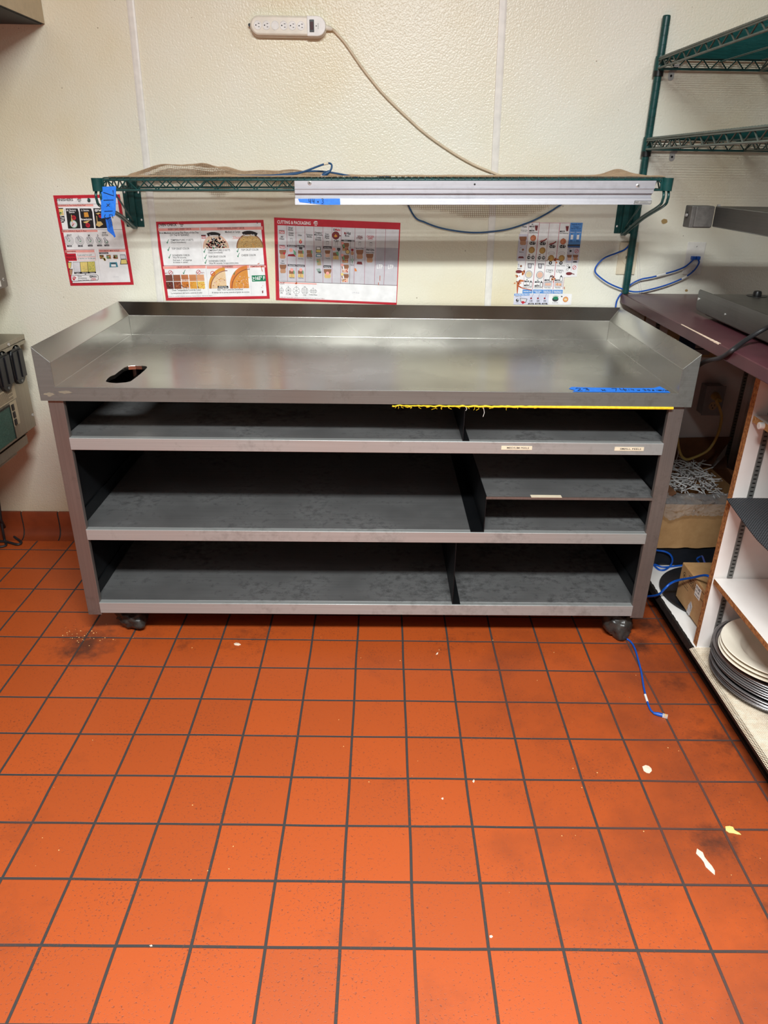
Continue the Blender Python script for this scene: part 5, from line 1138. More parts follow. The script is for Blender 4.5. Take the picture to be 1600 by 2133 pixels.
s.rect(168, 358, 385, 500, RED, 3); s.text('Breadsticks', 180, 412, 340, 24, BLK, .02); s.text('Pizza & Pasta', 188, 476, 378, 24, BLK, .02); s.rect(385, 350, 752, 420, PINK, 2); s.rect(392, 356, 744, 414, WHT, 3); s.rect(390, 426, 758, 490, PINK, 2); s.rect(398, 432, 752, 484, WHT, 3)
s.text('In pan away from peel', 400, 400, 672, 24, BLK, .01); s.text('In the box -or- On the peel', 408, 468, 745, 24, BLK, .01)
s.cup(240, 588, 72, 115, YEL); s.cup(264, 720, 66, 110, LBR)
s.poly([(298, 524), (732, 512), (752, 716), (328, 728)], BLK); s.poly([(302, 530), (438, 526), (456, 718), (330, 722)], LGR, 3); s.poly([(446, 526), (584, 522), (602, 715), (466, 718)], YEL, 3); s.poly([(592, 520), (728, 516), (748, 712), (612, 715)], ink('pesto', (222, 210, 110)), 3)
s.specks(330, 540, 440, 710, 14, 4, [MGR, GRY, TANI]); s.specks(470, 535, 590, 710, 40, 4, [MGR, GLD, BRN]); s.specks(620, 530, 735, 705, 60, 5, [MGR, GRN, GLD])
s.poly([(328, 726), (755, 714), (758, 742), (332, 758)], BLK, 3); s.text('Light', 360, 748, 440, 18, WHT); s.text('Medium', 488, 744, 598, 18, WHT); s.text('Heavy', 640, 740, 732, 18, WHT); s.poly([(530, 755), (570, 753), (550, 775)], BLK, 3)
s.poly([(262, 800), (275, 785), (770, 770), (800, 790), (806, 860), (790, 885), (300, 905), (272, 890)], DGR, 2); s.poly([(270, 804), (280, 792), (768, 778), (792, 796), (798, 858), (785, 876), (302, 896), (280, 884)], WHT, 3)
s.poly([(280, 815), (340, 808), (370, 830), (345, 862), (325, 888), (300, 862)], RED, 4); s.text('Pan', 292, 846, 350, 24, WHT, .03, 5); s.text('Pasta', 402, 818, 480, 22); s.text('Breadsticks', 412, 852, 580, 22); s.text('Deep Dish Pizza', 408, 892, 620, 22); s.text('@Melts', 632, 824, 770, 32, BLK, .03); s.text('WING', 670, 858, 752, 24, RED, .02); s.text('STREET', 655, 884, 765, 20, RED, .02)
for x in (870, 1006, 1140): s.rect(x - 48, 385, x + 48, 462, BRN, 3); s.specks(x - 38, 395, x + 38, 450, 9, 14, [GLD, TANI, MGR, BRN], 4)
s.disc(925, 470, 26, YEL, 5); s.line(900, 430, 940, 500, 26, TANI, 5); s.line(1005, 465, 1020, 525, 3, GRY); s.line(1150, 465, 1152, 525, 3, GRY)
s.poly([(1022, 530), (1165, 526), (1190, 622), (1020, 628)], TEAL, 4); s.rect(1050, 545, 1145, 560, DGR, 5); s.rect(1050, 570, 1150, 612, WHT, 5)
s.poly([(1225, 378), (1328, 378), (1352, 462), (1242, 470)], DGR, 3); s.poly([(1232, 388), (1322, 388), (1342, 458), (1248, 462)], LGR, 4); s.poly([(1242, 470), (1352, 464), (1384, 568), (1228, 572)], DGR, 3); s.poly([(1250, 480), (1346, 474), (1368, 555), (1245, 560)], YEL, 4)
s.text('LTP Area', 1120, 82, 1222, 12, GRY); s.text('LTP Area', 1092, 822, 1200, 14, GRY); s.text('FNSHRS-9    June 2020  Confidential and proprietary. Property of Yum, Inc.   PRINT 08 OCT TABLE 3', 262, 950, 1095, 12, DGR, .01)
s.done('poster', 'tall red-bordered FINISHERS instruction poster on the wall, left of the table')
pp = thing('pushpin', 'green pushpin in the top of the FINISHERS poster', 'pin', tuple(at(185.5, 418, Y=WALL)))
c = at(185.5, 418, Y=WALL); b = MB(); b.tube([c + Vector((0, -.002, 0)), c + Vector((.001, -.004, .001)), c + Vector((.003, -.010, .003)), c + Vector((.0045, -.0115, .0045))], [.0052, .0032, .0035, .0052], 12); b.build('pin_head', M['green'], pp, smooth=.6)
# --- OVEN CHECK
s = Sheet([(323, 462), (550, 457), (562, 622), (347, 625)], WHT); s.base(RED); s.frac(.026, .035, .974, .963, WHT, 1)
s.crop(310, 440, 5.926)
s.text('OVEN CHECK', 118, 186, 350, 28, BLK, .025); s.line(362, 136, 368, 190, 3, GRY); s.logo(408, 165, 27); s.line(110, 206, 1408, 190, 3, GRY)
s.rect(115, 212, 630, 236, PINK); s.rect(636, 200, 1408, 226, PINK); s.text('EVERY DAY, EVERY DECK', 242, 233, 528, 19, MRN, .015); s.text('EVERY PERIOD, EVERY DECK', 852, 222, 1182, 19, MRN, .015)
s.line(630, 230, 672, 620, 3, GRY)
s.text('First Medium or Large Pan Pizza of the Day', 135, 280, 620, 20); s.text('(3+ Top or Specialty)', 266, 304, 498, 20); s.text('Medium or Large', 944, 266, 1130, 20)
for t, x0, y, x1, cp in (('TEMPERATURE (>165°F)', 272, 368, 552, 20), ('Check immediately.', 274, 394, 466, 17), ('TOP CRUST COLOR', 286, 474, 502, 20), ('DONENESS CHECK', 296, 556, 508, 20), ('Wait 90 seconds.', 300, 582, 468, 17), ('Pull back 1" of toppings', 304, 614, 534, 17), ('& cheese in center.', 306, 640, 490, 17),
                         ('TEMPERATURE (>165°F)', 730, 494, 1005, 20), ('Check immediately.', 734, 520, 918, 17), ('TOP CRUST COLOR', 740, 572, 952, 20), ('DONENESS CHECK', 744, 626, 952, 20), ('Wait 90 seconds. Scrape entire pizza.', 748, 652, 1112, 17), ('TOP CRUST COLOR', 1142, 488, 1356, 20), ('CHEESE COLOR', 1146, 554, 1324, 20),
                         ('Oven Temperature Controls Color', 290, 986, 648, 20), ('La temperatura del horno controla el color', 280, 1020, 664, 17), ('Belt Time Controls Doneness', 852, 978, 1164, 20), ('El tiempo de la correa controla el grado de coccion', 784, 1012, 1244, 17), ('09WBN-00-12-2   June 2020  Confidential and proprietary. Property of Yum, Inc.   PRINT 08 OCT TABLE 3', 232, 1056, 788, 8)):
    s.text(t, x0, y, x1, cp, BLK, .008)
for x, y in ((238, 378), (250, 470), (262, 562), (694, 492), (704, 568), (708, 628), (1104, 486), (1110, 546)): s.check(x, y, 22)
for cx, cy, r, kind in ((832, 458, 155, 0), (1252, 452, 162, 1)):
    s.disc(cx, cy, r, BRN if kind else SKN, 3, 40, 0, PI); s.disc(cx, cy, r * .92, ink('cheese', (196, 160, 104)) if kind else ink('dough', (226, 196, 170)), 4, 40, 0, PI)
    ins = lambda x, y: (x - cx) ** 2 + (y - cy) ** 2 < (r * .88) ** 2 and y < cy - 4
    s.specks(cx - r, cy - r, cx + r, cy, 230, 5 if kind else 10, [ink('sesame', (150, 116, 66)), GLD, TANI] if kind else [DRED, MRN, WHT, MGR, SKN, DGR], 5, ins)
    s.disc(cx - (2 if kind else 20), cy, r * 1.18, BLK, 6, 40, 1.05 if not kind else .98, 1.98 if not kind else 2.0, r0=r * .94)
s.text('Supreme', 752, 312, 862, 22, WHT, .03, 7); s.text('Cheese Only', 1166, 306, 1312, 20, WHT, .03, 7)
s.rect(648, 296, 708, 338, RED, 3); s.rect(646, 292, 706, 302, BLK, 4); s.text('PAN', 656, 334, 702, 22, WHT, .04); s.text('Thin', 1036, 336, 1135, 22, PINK, .02); s.line(1030, 342, 1136, 338, 3, PINK)
s.line(172, 672, 1445, 662, 5, DRED); s.rect(176, 680, 706, 704, PINK); s.rect(712, 676, 1242, 700, PINK); s.rect(1248, 672, 1446, 692, PINK); s.text('CRUST COLOR', 348, 700, 506, 18, MRN, .015); s.text('DONENESS', 912, 694, 1040, 19, MRN, .015); s.text('TEMPERATURE', 1258, 690, 1426, 17, MRN, .015)
s.line(706, 700, 742, 1030, 3, GRY); s.line(1244, 694, 1270, 1030, 3, GRY)
s.no(268, 755, 25); s.no(616, 750, 25); s.check(440, 756, 22); s.text('480°F', 200, 772, 238, 12, DRED); s.text('460°F', 645, 766, 686, 12, DRED)
for i, (c1, c2) in enumerate((((110, 58, 44), (92, 40, 28)), ((150, 80, 48), (140, 66, 34)), ((188, 110, 64), (206, 120, 44)), ((208, 136, 84), (232, 166, 64)), ((226, 160, 108), (238, 196, 96)))):
    x0 = 204 + i * 97; s.rect(x0, 786 - i, x0 + 97, 862 - i, ink('crust%d' % i, c1), 3); s.rect(x0 + 8, 870 - i, x0 + 106, 958 - i, ink('cheese%d' % i, c2), 3)
    s.specks(x0 + 12, 874, x0 + 100, 952, 26 - 3 * i, 7, [ink('char', (70, 32, 22)), ink('crust%d' % min(4, i + 1), (0, 0, 0)), MRN] if i < 3 else [GLD, ORG], 4)
    s.line(x0, 828, x0 + 97, 828, 3, ink('crust%d' % max(0, i - 1), (0, 0, 0)), 4)
s.text('Crust Color', 408, 856, 498, 16, WHT, .02, 6); s.text('Cheese Color', 414, 956, 512, 16, WHT, .02, 6); s.line(298, 745, 318, 955, 4, BLK, 5); s.line(585, 745, 608, 955, 4, BLK, 5)
s.no(790, 768, 28); s.check(1062, 765, 20)
for cx, cy, r, c1, c2 in ((965, 950, 205, GLD, ink('pale_dough', (240, 206, 166))), (1240, 948, 220, ORG, ink('baked_cheese', (226, 150, 66)))):
    s.disc(cx, cy, r * 1.06, c1, 3, 60, PI / 2, PI, 1.12); s.disc(cx, cy, r * .90, c2, 4, 60, PI / 2, PI, 1.12)
    s.specks(cx - r, cy - 245, cx, cy, 90, 7, [SKN, c1, TANI], 5, lambda x, y: (x - cx) ** 2 + (y - cy) ** 2 < (r * .85) ** 2)
    for k in range(26): a = PI / 2 + (PI / 2) * k / 25; s.disc(cx + r * .97 * math.cos(a) * 1.0, cy - r * 1.06 * math.sin(a), 6, MRN, 6, 6)
s.rect(850, 922, 985, 950, BLK, 6); s.text('Blonde crust', 870, 934, 962, 9, WHT, .02, 7); s.text('Raw dough inside', 862, 947, 974, 9, WHT, .02, 7)
s.poly([(1270, 792), (1440, 788), (1448, 862), (1276, 868)], GRN, 3); s.text('>165° F', 1284, 846, 1436, 38, WHT, .035); s.line(1284, 852, 1308, 852, 6, WHT, 4)
s.specks(1345, 640, 1370, 655, 5, 5, [STN]); s.poly([(1380, 672), (1402, 676), (1394, 700), (1408, 745), (1398, 742), (1388, 700)], STN, 5); s.poly([(1398, 985), (1412, 975), (1414, 1005), (1402, 1014)], MRN, 5); s.specks(1390, 910, 1410, 960, 5, 3, [STN]); s.line(1335, 128, 1342, 152, 8, DGR, 4)
s.done('poster', 'wide red-bordered OVEN CHECK instruction poster on the wall behind the table')
# --- CUTTING & PACKAGING
s = Sheet([(571, 453), (836, 463), (827, 635), (577, 624)], WHT); s.base(RED)
s.crop(560, 440, 5.517)
s.poly([(100, 160), (1498, 210), (1472, 850), (118, 802)], LGR, 1); s.poly([(104, 380), (1490, 424), (1472, 850), (118, 802)], GRY, 2)
s.poly([(118, 802), (1472, 852), (1464, 1050), (124, 996)], WHT, 2); s.poly([(72, 378), (104, 380), (118, 800), (92, 800)], DRED, 1)
s.poly([(1234, 418), (1490, 424), (1478, 640), (1226, 620)], ink('mid_grey', (182, 178, 188)), 3)
s.text('CUTTING & PACKAGING', 98, 140, 482, 32, WHT, .025); s.logo(540, 140, 28, WHT, WHT)
for xt, xb in ((206, 216), (310, 318), (414, 420), (518, 522), (622, 622), (726, 726), (832, 824), (992, 978), (1112, 1098), (1232, 1214), (1344, 1322)):
    yt = 160 + (xt - 100) * .036; yb = 802 + (xb - 118) * .036; s.line(xt, yt, xb, yb, 3.5, ink('plum', (176, 84, 108)), 4)
s.line(940, 330, 928, 830, 3, DGR, 4); s.line(118, 804, 1472, 853, 4, DGR, 4)
for x, y in ((150, 238), (155, 408)): s.rect(x - 32, y - 15, x + 32, y + 20, RED, 4); s.rect(x - 34, y - 22, x + 32, y - 15, BLK, 5); s.text('PAN', x - 26, y + 15, x + 26, 22, WHT, .03, 5)
for t, x, y in (('All', 150, 302), ('Others', 150, 325), ('Bread', 252, 198), ('Sticks', 252, 222), ('Cheese', 256, 256), ('Sticks', 256, 280), ('Other', 358, 283), ('Cinnamon', 466, 277), ('Sticks', 466, 300), ("Cinnabon'", 570, 254), ('Mini Rolls', 570, 278), ('Cookie', 570, 310), ('Brownie', 570, 334), ('Oven-', 670, 270), ('Baked', 670, 292), ('Pasta', 670, 314), ('In Box', 776, 344), ('All', 158, 578), ('Others', 158, 602), ('Sauce In Box', 1046, 432), ('Apply Pasta', 1164, 440), ('When Applied', 1164, 452), ('Sauce In Box', 1164, 478), ('or', 962, 530)):
    w_ = len(t) * (9.6 if y < 360 else 8); s.text(t, x - w_ / 2, y, x + w_ / 2, 17 if y < 360 else 13, BLK, .022)
for x, y in ((258, 337), (675, 368), (776, 374), (1046, 378), (1174, 384)):
    s.cup(x, y, 26, 46)
for x, y in ((365, 352),): s.disc(x, y, 17, RED, 4); s.disc(x, y, 9, PINK, 5); s.disc(x, y - 24, 9, TANI, 5)
for x0, y0, x1, y1, t in ((212, 386, 310, 412, 'Breadsticks'), (316, 388, 412, 416, 'Bacon Cheddar'), (626, 400, 722, 432, 'Oven Baked'), (218, 608, 316, 634, 'Cheese Sticks'), (320, 612, 414, 640, 'Roasted Garlic'), (628, 620, 718, 652, 'Family Pan'), (834, 326, 984, 350, '')):
    s.rect(x0, y0, x1, y1, DGR, 4)
    if t: s.text(t, x0 + 10, y1 - 9, x1 - 10, 10, WHT, .02, 5)
s.text('Choose', 862, 342, 906, 9, WHT, .02, 5); s.text('Add', 950, 345, 976, 9, WHT, .02, 5)
s.carton(160, 494, 78, 100); s.disc(178, 484, 13, RED, 5); s.carton(164, 662, 78, 98)
s.disc(256, 446, 20, PINK, 4); s.poly([(225, 495), (290, 490), (312, 520), (216, 516)], DRED, 4); s.poly([(282, 440), (312, 470), (312, 505), (290, 498)], MGR, 5)
for x, y in ((368, 480), (468, 478), (770, 505), (265, 712), (368, 712)):
    s.rect(x - 32, y - 32, x + 30, y + 8, BRN, 4); s.poly([(x - 28, y + 8), (x + 28, y + 8), (x + 34, y + 50), (x - 34, y + 46)], TANI if x != 468 else BRN, 4); s.line(x, y + 8, x, y + 46, 3, BRN, 5); s.poly([(x + 18, y - 38), (x + 34, y - 15), (x + 32, y + 12), (x + 20, y + 2)], MGR, 5)
    if y > 600: s.disc(x, y - 40, 18, PINK, 5)
    elif x < 700: s.rect(x - 20, y - 72, x + 18, y - 40, DGR if x < 400 else GRY, 5)
for t, x, y in (('Sides Box', 368, 550), ('Sides Box', 468, 540), ('Sides Box', 268, 768), ('Sides Box', 370, 772), ('1" Pasta Box', 676, 546)): s.text(t, x - 30, y, x + 30, 12, BLK, .012)
s.poly([(545, 408), (594, 406), (602, 476), (540, 478)], DGR, 3); s.rect(550, 412, 590, 438, WHT, 4); s.rect(546, 442, 596, 472, YEL, 4); s.poly([(546, 490), (600, 488), (606, 522), (540, 524)], TEAL, 4); s.rect(552, 498, 596, 518, WHT, 5); s.poly([(548, 548), (590, 545), (604, 618), (560, 622)], ink('kraft', (190, 172, 130)), 4); s.disc(562, 578, 9, MGR, 5); s.poly([(545, 662), (588, 655), (606, 706), (570, 716)], ink('sage', (150, 168, 160)), 4); s.poly([(560, 690), (604, 694), (590, 716)], DGR, 5)
s.carton(676, 488, 62, 78, BRN, SKN); s.carton(676, 716, 88, 104, BRN, TANI); s.disc(676, 712, 18, PINK, 6)
s.text('@', 740, 220, 760, 20, BLK, .02); s.text('Melts', 762, 224, 822, 22, RED, .03); s.disc(770, 278, 42, MRN, 4); s.line(805, 280, 830, 282, 10, MRN, 4); s.poly([(768, 262), (792, 288), (768, 300), (748, 288)], GLD, 5)
s.disc(750, 436, 17, PINK, 4); s.rect(785, 420, 822, 445, DGR, 4); s.poly([(785, 445), (822, 445), (804, 462)], DGR, 4); s.poly([(768, 470), (800, 462), (802, 495), (784, 500)], MGR, 6)
s.text('My', 866, 266, 894, 24, DRED, .04); s.text('Hut', 896, 268, 942, 28, DGR, .04); s.text('Box', 876, 290, 928, 18, DGR, .03)
for y, c in ((410, LBR), (548, LBR), (660, SKN), (768, SKN)):
    x = 880 - (y - 410) * .01; s.poly([(x - 42, y - 46), (x + 40, y - 46), (x + 44, y - 20), (x + 34, y), (x - 36, y), (x - 40, y - 20)], BRN, 4); s.poly([(x - 36, y), (x + 34, y), (x + 34, y + 46), (x - 34, y + 44)], c, 4); s.line(x - 22, y - 30, x - 14, y + 16, 16, MGR if y < 600 else LGR, 5); s.specks(x - 28, y + 6, x + 28, y + 38, 8, 6, [RED, GLD, BRN, TANI], 5); s.disc(x - 32, y - 44, 15, PINK if y < 700 else YEL, 6)
s.disc(906, 466, 24, BLK, 6, r0=20); s.disc(906, 466, 20, TANI, 5)
s.rect(946, 430, 974, 458, DRED, 4); s.disc(960, 482, 17, LBR, 4, sy=1.3); s.disc(960, 560, 15, MGR, 4, r0=9); s.line(960, 572, 958, 600, 6, GRN, 4); s.text('Dip Cup', 942, 622, 976, 11, BLK, .02); s.text('Pickup', 836, 796, 866, 10, BLK, .02)
s.text('WING', 1018, 298, 1075, 18, MRN, .03); s.text('STREET', 1008, 320, 1080, 20, MRN, .03); s.text('CHICKEN', 1124, 300, 1208, 20, RED, .02); s.text('DIPS', 1140, 322, 1192, 16, RED, .02)
s.carton(1046, 495, 84, 104, BRN, LBR); s.poly([(1018, 578), (1068, 580), (1076, 612), (1010, 608)], MRN, 5); s.carton(1160, 538, 84, 100, BRN, LBR)
s.text('LTP', 1242, 656, 1308, 42, WHT, .03); s.text('LTP', 1370, 660, 1432, 42, WHT, .03); s.text('LTP Area', 960, 942, 1040, 15, GRY, .01)
s.rect(122, 812, 550, 842, PINK, 3); s.text('CUT', 126, 838, 184, 22, MRN, .02)
for x, y, r, n in ((148, 906, 22, 2), (226, 908, 30, 4), (318, 912, 38, 3), (414, 914, 38, 5), (512, 918, 40, 6)):
    sy = .62 if n == 6 else 1; s.disc(x, y, r, BLK, 4, 32, sy=sy, r0=r - 2.2)
    if n in (5, 6):
        for k in (-.4, .0, .4): s.line(x - r * .9, y + k * r * sy * 1.2, x + r * .9, y + k * r * sy * 1.2, 2, BLK); s.line(x + k * r * 1.3, y - r * .85 * sy, x + k * r * 1.3, y + r * .85 * sy, 2, BLK)
    else:
        for k in range(n): a = PI * k / n + PI / 2; s.line(x - r * math.cos(a), y - r * math.sin(a), x + r * math.cos(a), y + r * math.sin(a), 2, BLK)
for t, x, y, w_ in (('4', 148, 880, 8), ('8', 224, 872, 8), ('6', 318, 870, 8), ('16', 414, 872, 16), ('8', 510, 890, 8), ('Slice', 148, 944, 26), ('P L M', 226, 956, 52), ('Thin', 318, 974, 30), ('Crust', 414, 970, 34), ('Crafted Flatzz', 510, 964, 94)): s.text(t, x - w_ / 2, y, x + w_ / 2, 12, BLK, .015)
s.text('SCNRD-1234   November 2020  Confidential and proprietary. Property of Yum, Inc.   PRINT 08 OCT TABLE 3', 132, 990, 640, 9, DRED, .01)
s.poly([(300, 836), (316, 812), (330, 820), (322, 838)], STN, 6); s.poly([(985, 655), (1000, 655), (1015, 688), (988, 690)], ORG, 6); s.poly([(1275, 740), (1282, 738), (1280, 800), (1274, 798)], STN, 6); s.poly([(1256, 820), (1266, 816), (1262, 835), (1268, 848), (1258, 848)], STN, 6)
s.done('poster', 'wide red CUTTING & PACKAGING chart on the wall behind the table')
# --- the frayed chart on the right (irregular outline, no border)
s = Sheet([(1087, 464), (1215, 464), (1190, 637), (1070, 636)], WHT)
s.crop(1040, 450, 8.0)
ol = [(388, 105), (1392, 108), (1290, 1012), (1085, 1020), (1060, 1290), (1212, 1300), (1195, 1482), (235, 1475), (250, 1290), (285, 1280), (330, 300), (345, 300)]
pts = [s.lp(*p) for p in ol]; n = len(pts); fr = [s.w(a, c, 0) for a, c in pts]
s.b.add(fr + [p + Vector((0, .0014, 0)) for p in fr], [tuple(range(n)), tuple(range(2 * n - 1, n - 1, -1))] + [(i, (i + 1) % n, n + (i + 1) % n, n + i) for i in range(n)], WHT)
s.poly([(330, 300), (478, 300), (434, 748), (288, 748)], ink('lilac', (212, 208, 220)), 2); s.poly([(1140, 525), (1345, 525), (1320, 778), (1105, 778)], ink('lilac', (212, 208, 220)), 2); s.poly([(245, 1300), (830, 1300), (815, 1478), (235, 1475)], ink('pale_lilac', (220, 220, 236)), 2)
for xt, yt, xb, yb, wd in ((498, 110, 395, 1215, 4), (670, 106, 555, 1215, 9), (838, 112, 722, 1215, 5), (1012, 116, 895, 1215, 9), (1180, 116, 1145, 520, 4), (1082, 1020, 1058, 1215, 5)):
    s.line(xt, yt, xb, yb, wd, ink('plum', (176, 84, 108)) if wd < 8 else ink('rose', (206, 120, 134)), 4)
s.line(510, 106, 670, 104, 4, RED, 4); s.line(672, 114, 1180, 116, 4, RED, 4)
s.poly([(1188, 110), (1392, 112), (1342, 528), (1138, 520)], BLU, 3)
for t, x0, y, x1, cp, c in (('Nashville HOT', 1206, 150, 1366, 22, DBL), ('Chicken', 1232, 192, 1328, 24, DBL), ('Bacon Ranch', 1200, 220, 1356, 22, DBL), ('Toppings Base or Pan Pizza', 1190, 250, 1366, 14, DBL), ('Drizzle On', 1182, 276, 1252, 12, WHT), ('Drizzle Over', 1286, 276, 1364, 12, WHT), ('Base', 1182, 412, 1216, 14, DBL), ('Sauce', 1178, 430, 1216, 12, DBL), ('Ranch', 1282, 412, 1330, 14, DBL), ('Drizzle', 1282, 430, 1330, 12, DBL)): s.text(t, x0, y, x1, cp, c, .02)
for x in (1210, 1310): s.rect(x - 16, 312, x + 16, 388, WHT, 5); s.poly([(x - 14, 312), (x, 286), (x + 14, 312)], DBL, 5)
s.line(1268, 285, 1250, 440, 2, DBL, 4)
for x in (1175, 1240, 1310): s.rect(x - 36, 474, x + 32, 500, DGR, 5)
s.rect(1140, 506, 1342, 524, DBL, 5)
s.text('Pasta', 386, 190, 458, 24, BLK, .02); s.text('Served In Box', 360, 242, 470, 14, BLK, .01); s.text('or On Pan', 372, 264, 456, 14, BLK, .01)
s.carton(396, 412, 124, 140, BRN, LBR); s.cup(356, 552, 26, 46); s.disc(394, 560, 17, BRN); s.text('Medium', 335, 606, 405, 14); s.poly([(330, 672), (396, 672), (412, 702), (310, 702)], MRN, 4); s.cup(322, 824, 24, 46); s.disc(362, 834, 18, BRN); s.text('Medium', 302, 880, 368, 14)
s.disc(326, 925, 52, MRN, 4, sy=.5); s.line(375, 925, 425, 910, 12, MRN, 4)
for x, y in ((548, 150), (1056, 255)):
    if x < 600: s.text('M', 540, 148, 562, 18); s.text('L', 540, 222, 552, 18)
for x, y in ((544, 174), (542, 244), (1050, 256)): s.rect(x - 40, y - 12, x + 40, y + 12, BLK, 4); s.text('1 shake', x - 20, y + 7, x + 34, 13, WHT, .02, 5)
for x, y in ((618, 198), (1132, 208)): s.poly([(x - 26, y - 40), (x + 28, y - 40), (x + 14, y + 44), (x - 16, y + 44)], MRN, 4); s.rect(x - 26, y - 52, x + 30, y - 40, LGR, 5)
s.text('Hot Seasoning', 498, 284, 640, 16); s.text('Hot Seasoning', 1008, 296, 1150, 16)
for x, y in ((565, 368), (1064, 424)): s.disc(x, y, 47, ink('onion', (206, 122, 84)), 4, sy=.98); s.poly([(x - 12, y - 42), (x + 6, y - 60), (x + 12, y - 42)], BRN, 4); s.disc(x - 14, y + 10, 22, ink('onion_light', (226, 150, 112)), 5)
for x, y in ((735, 402), (888, 450)): s.poly([(x - 65, y + 26), (x - 40, y + 2), (x + 20, y - 12), (x + 58, y - 38), (x + 60, y - 14), (x + 20, y + 14), (x - 30, y + 34)], MRN, 4); s.line(x - 50, y + 22, x + 48, y - 24, 7, PINK, 5)
for x, y in ((552, 452), (724, 458), (884, 506), (1054, 506)): s.disc(x - 24, y, 25, BLK, 4); s.disc(x + 24, y, 25, BLK, 4); s.rect(x - 24, y - 25, x + 24, y + 25, BLK, 4); s.text('1-2 T', x - 36, y + 13, x + 38, 27, WHT, .03, 5)
for x, y in ((540, 566), (718, 574), (862, 702), (1038, 702)): s.disc(x, y, 50, ink('crispy', (184, 138, 76)), 4); s.disc(x - 6, y + 6, 36, ink('crispy_light', (206, 164, 92)), 5)
for x, y in ((490, 690), (560, 690), (668, 696), (738, 696)): s.disc(x, y, 27, BLK, 4); s.text('14' if x in (490, 668) else '18', x - 15, y + 11, x + 15, 23, WHT, .03, 5)
for x in (490, 665): s.text('M', x - 5, 655, x + 20, 20, MRN); s.text('L', x + 66, 655, x + 78, 20, MRN)
for x, y in ((868, 620), (1042, 622)): s.disc(x, y, 54, DGR, 4, 28, sy=.5); s.disc(x, y, 51, WHT, 5, 28, sy=.5); [s.disc(x - 32 + 22 * i, y - 9 + 18 * j, 4, DRED, 6, 8) for i in range(4) for j in range(2)]
for x, y in ((852, 780), (1026, 782)): s.disc(x, y, 27, BLK, 4); s.text('8', x - 9, y + 13, x + 9, 26, WHT, .03, 5)
for t, x0, y in (('Crispy Chicken', 450, 744), ('Crispy Chicken', 628, 752), ('Crispy Chicken', 780, 830), ('Crispy Chicken', 955, 834)): s.text(t, x0, y, x0 + 140, 15, DGR)
for x, y in ((514, 830), (686, 832)): s.poly([(x - 42, y - 42), (x + 30, y - 40), (x + 18, y + 40), (x - 34, y + 36)], DGR, 4); s.poly([(x - 32, y - 30), (x + 20, y - 28), (x + 12, y + 30), (x - 26, y + 28)], GRY, 5); s.line(x + 26, y - 34, x + 60, y - 36, 10, DGR, 4); s.line(x + 58, y - 36, x + 54, y - 10, 8, DGR, 4)
for x, y in ((492, 972), (676, 980)): s.disc(x, y, 60, DGR, 4, 28); s.disc(x, y, 55, LGR, 5, 28); s.disc(x, y, 46, ink('ranch', (226, 208, 172)) if x < 600 else SKN, 6, 28)
for x, y in ((836, 914), (1008, 918)):
    s.rect(x - 54, y - 22, x - 20, y + 18, DGR, 4); s.rect(x - 49, y - 17, x - 25, y + 13, WHT, 5); s.rect(x - 6, y - 8, x + 26, y + 30, DGR, 4); s.rect(x - 1, y - 2, x + 21, y + 24, WHT, 5); s.line(x - 20, y - 20, x + 56, y - 16, 6, DGR, 4); s.line(x + 54, y - 16, x + 52, y + 14, 6, DGR, 4)
for x, y in ((458, 1088), (452, 1156), (632, 1098), (628, 1164), (792, 1068), (964, 1070)): s.rect(x - 38, y - 13, x + 38, y + 13, DGR, 4); s.text('1 line', x - 16, y + 7, x + 32, 13, WHT, .02, 5)
for t, x, y in (('M', 450, 1066), ('L', 448, 1138), ('M', 630, 1078), ('L', 626, 1148)): s.text(t, x, y, x + 20, 18, GRN if t == 'M' else MRN)
for x, y in ((526, 1130), (702, 1138), (860, 1042), (1032, 1042)): s.poly([(x - 18, y - 30), (x, y - 62), (x + 18, y - 30)], DGR, 4); s.rect(x - 20, y - 30, x + 20, y + 44, DGR, 4); s.rect(x - 14, y - 24, x + 14, y + 38, WHT, 5)
for x, y in ((814, 1136), (988, 1138)): s.rect(x - 66, y - 42, x + 62, y + 42, GRY, 4); s.rect(x - 64, y - 40, x + 62, y - 34, DGR, 5); s.poly([(x - 52, y - 20), (x + 38, y - 22), (x + 54, y), (x + 34, y + 24), (x - 50, y + 20)], SKN, 5)
s.specks(950, 1120, 1030, 1150, 7, 8, [STN, GLD], 6)
for t, x0, y, x1 in (('Buffalo Drizzle', 410, 1196, 540), ('Ultimate Ranch', 580, 1200, 712), ('Butter Glaze', 752, 1200, 852), ('Flatzz Base', 930, 1200, 1018)): s.text(t, x0, y, x1, 14, DGR)
for x0, x1, y0, y1, t1, t2 in ((390, 548, 1222, 1288, 'Nashville Hot', ''), (565, 715, 1224, 1290, 'Chicken Bacon', 'Ranch'), (722, 878, 1226, 1292, 'Nashville Hot', 'Crafted Flatzz'), (892, 1052, 1228, 1294, 'Nashville Hot', 'Crafted Flatzz')):
    s.rect(x0, y0, x1, y1, BLU, 3); s.text(t1, x0 + 14, y0 + (32 if t2 else 42), x1 - 14, 17, WHT, .03); 
    if t2: s.text(t2, x0 + (40 if t2 == 'Ranch' else 14), y0 + 56, x1 - (40 if t2 == 'Ranch' else 14), 17, WHT, .03)
s.rect(250, 1292, 500, 1326, BLU, 5); s.text('Nashville Hot Wings', 262, 1317, 492, 18, WHT, .03, 6)
s.text('Sauce in Tub', 270, 1346, 366, 14, DGR); s.disc(302, 1402, 26, DGR, 4); s.poly([(302, 1402), (302, 1376), (328, 1400)], WHT, 5); s.text('10 sec', 276, 1450, 322, 13)
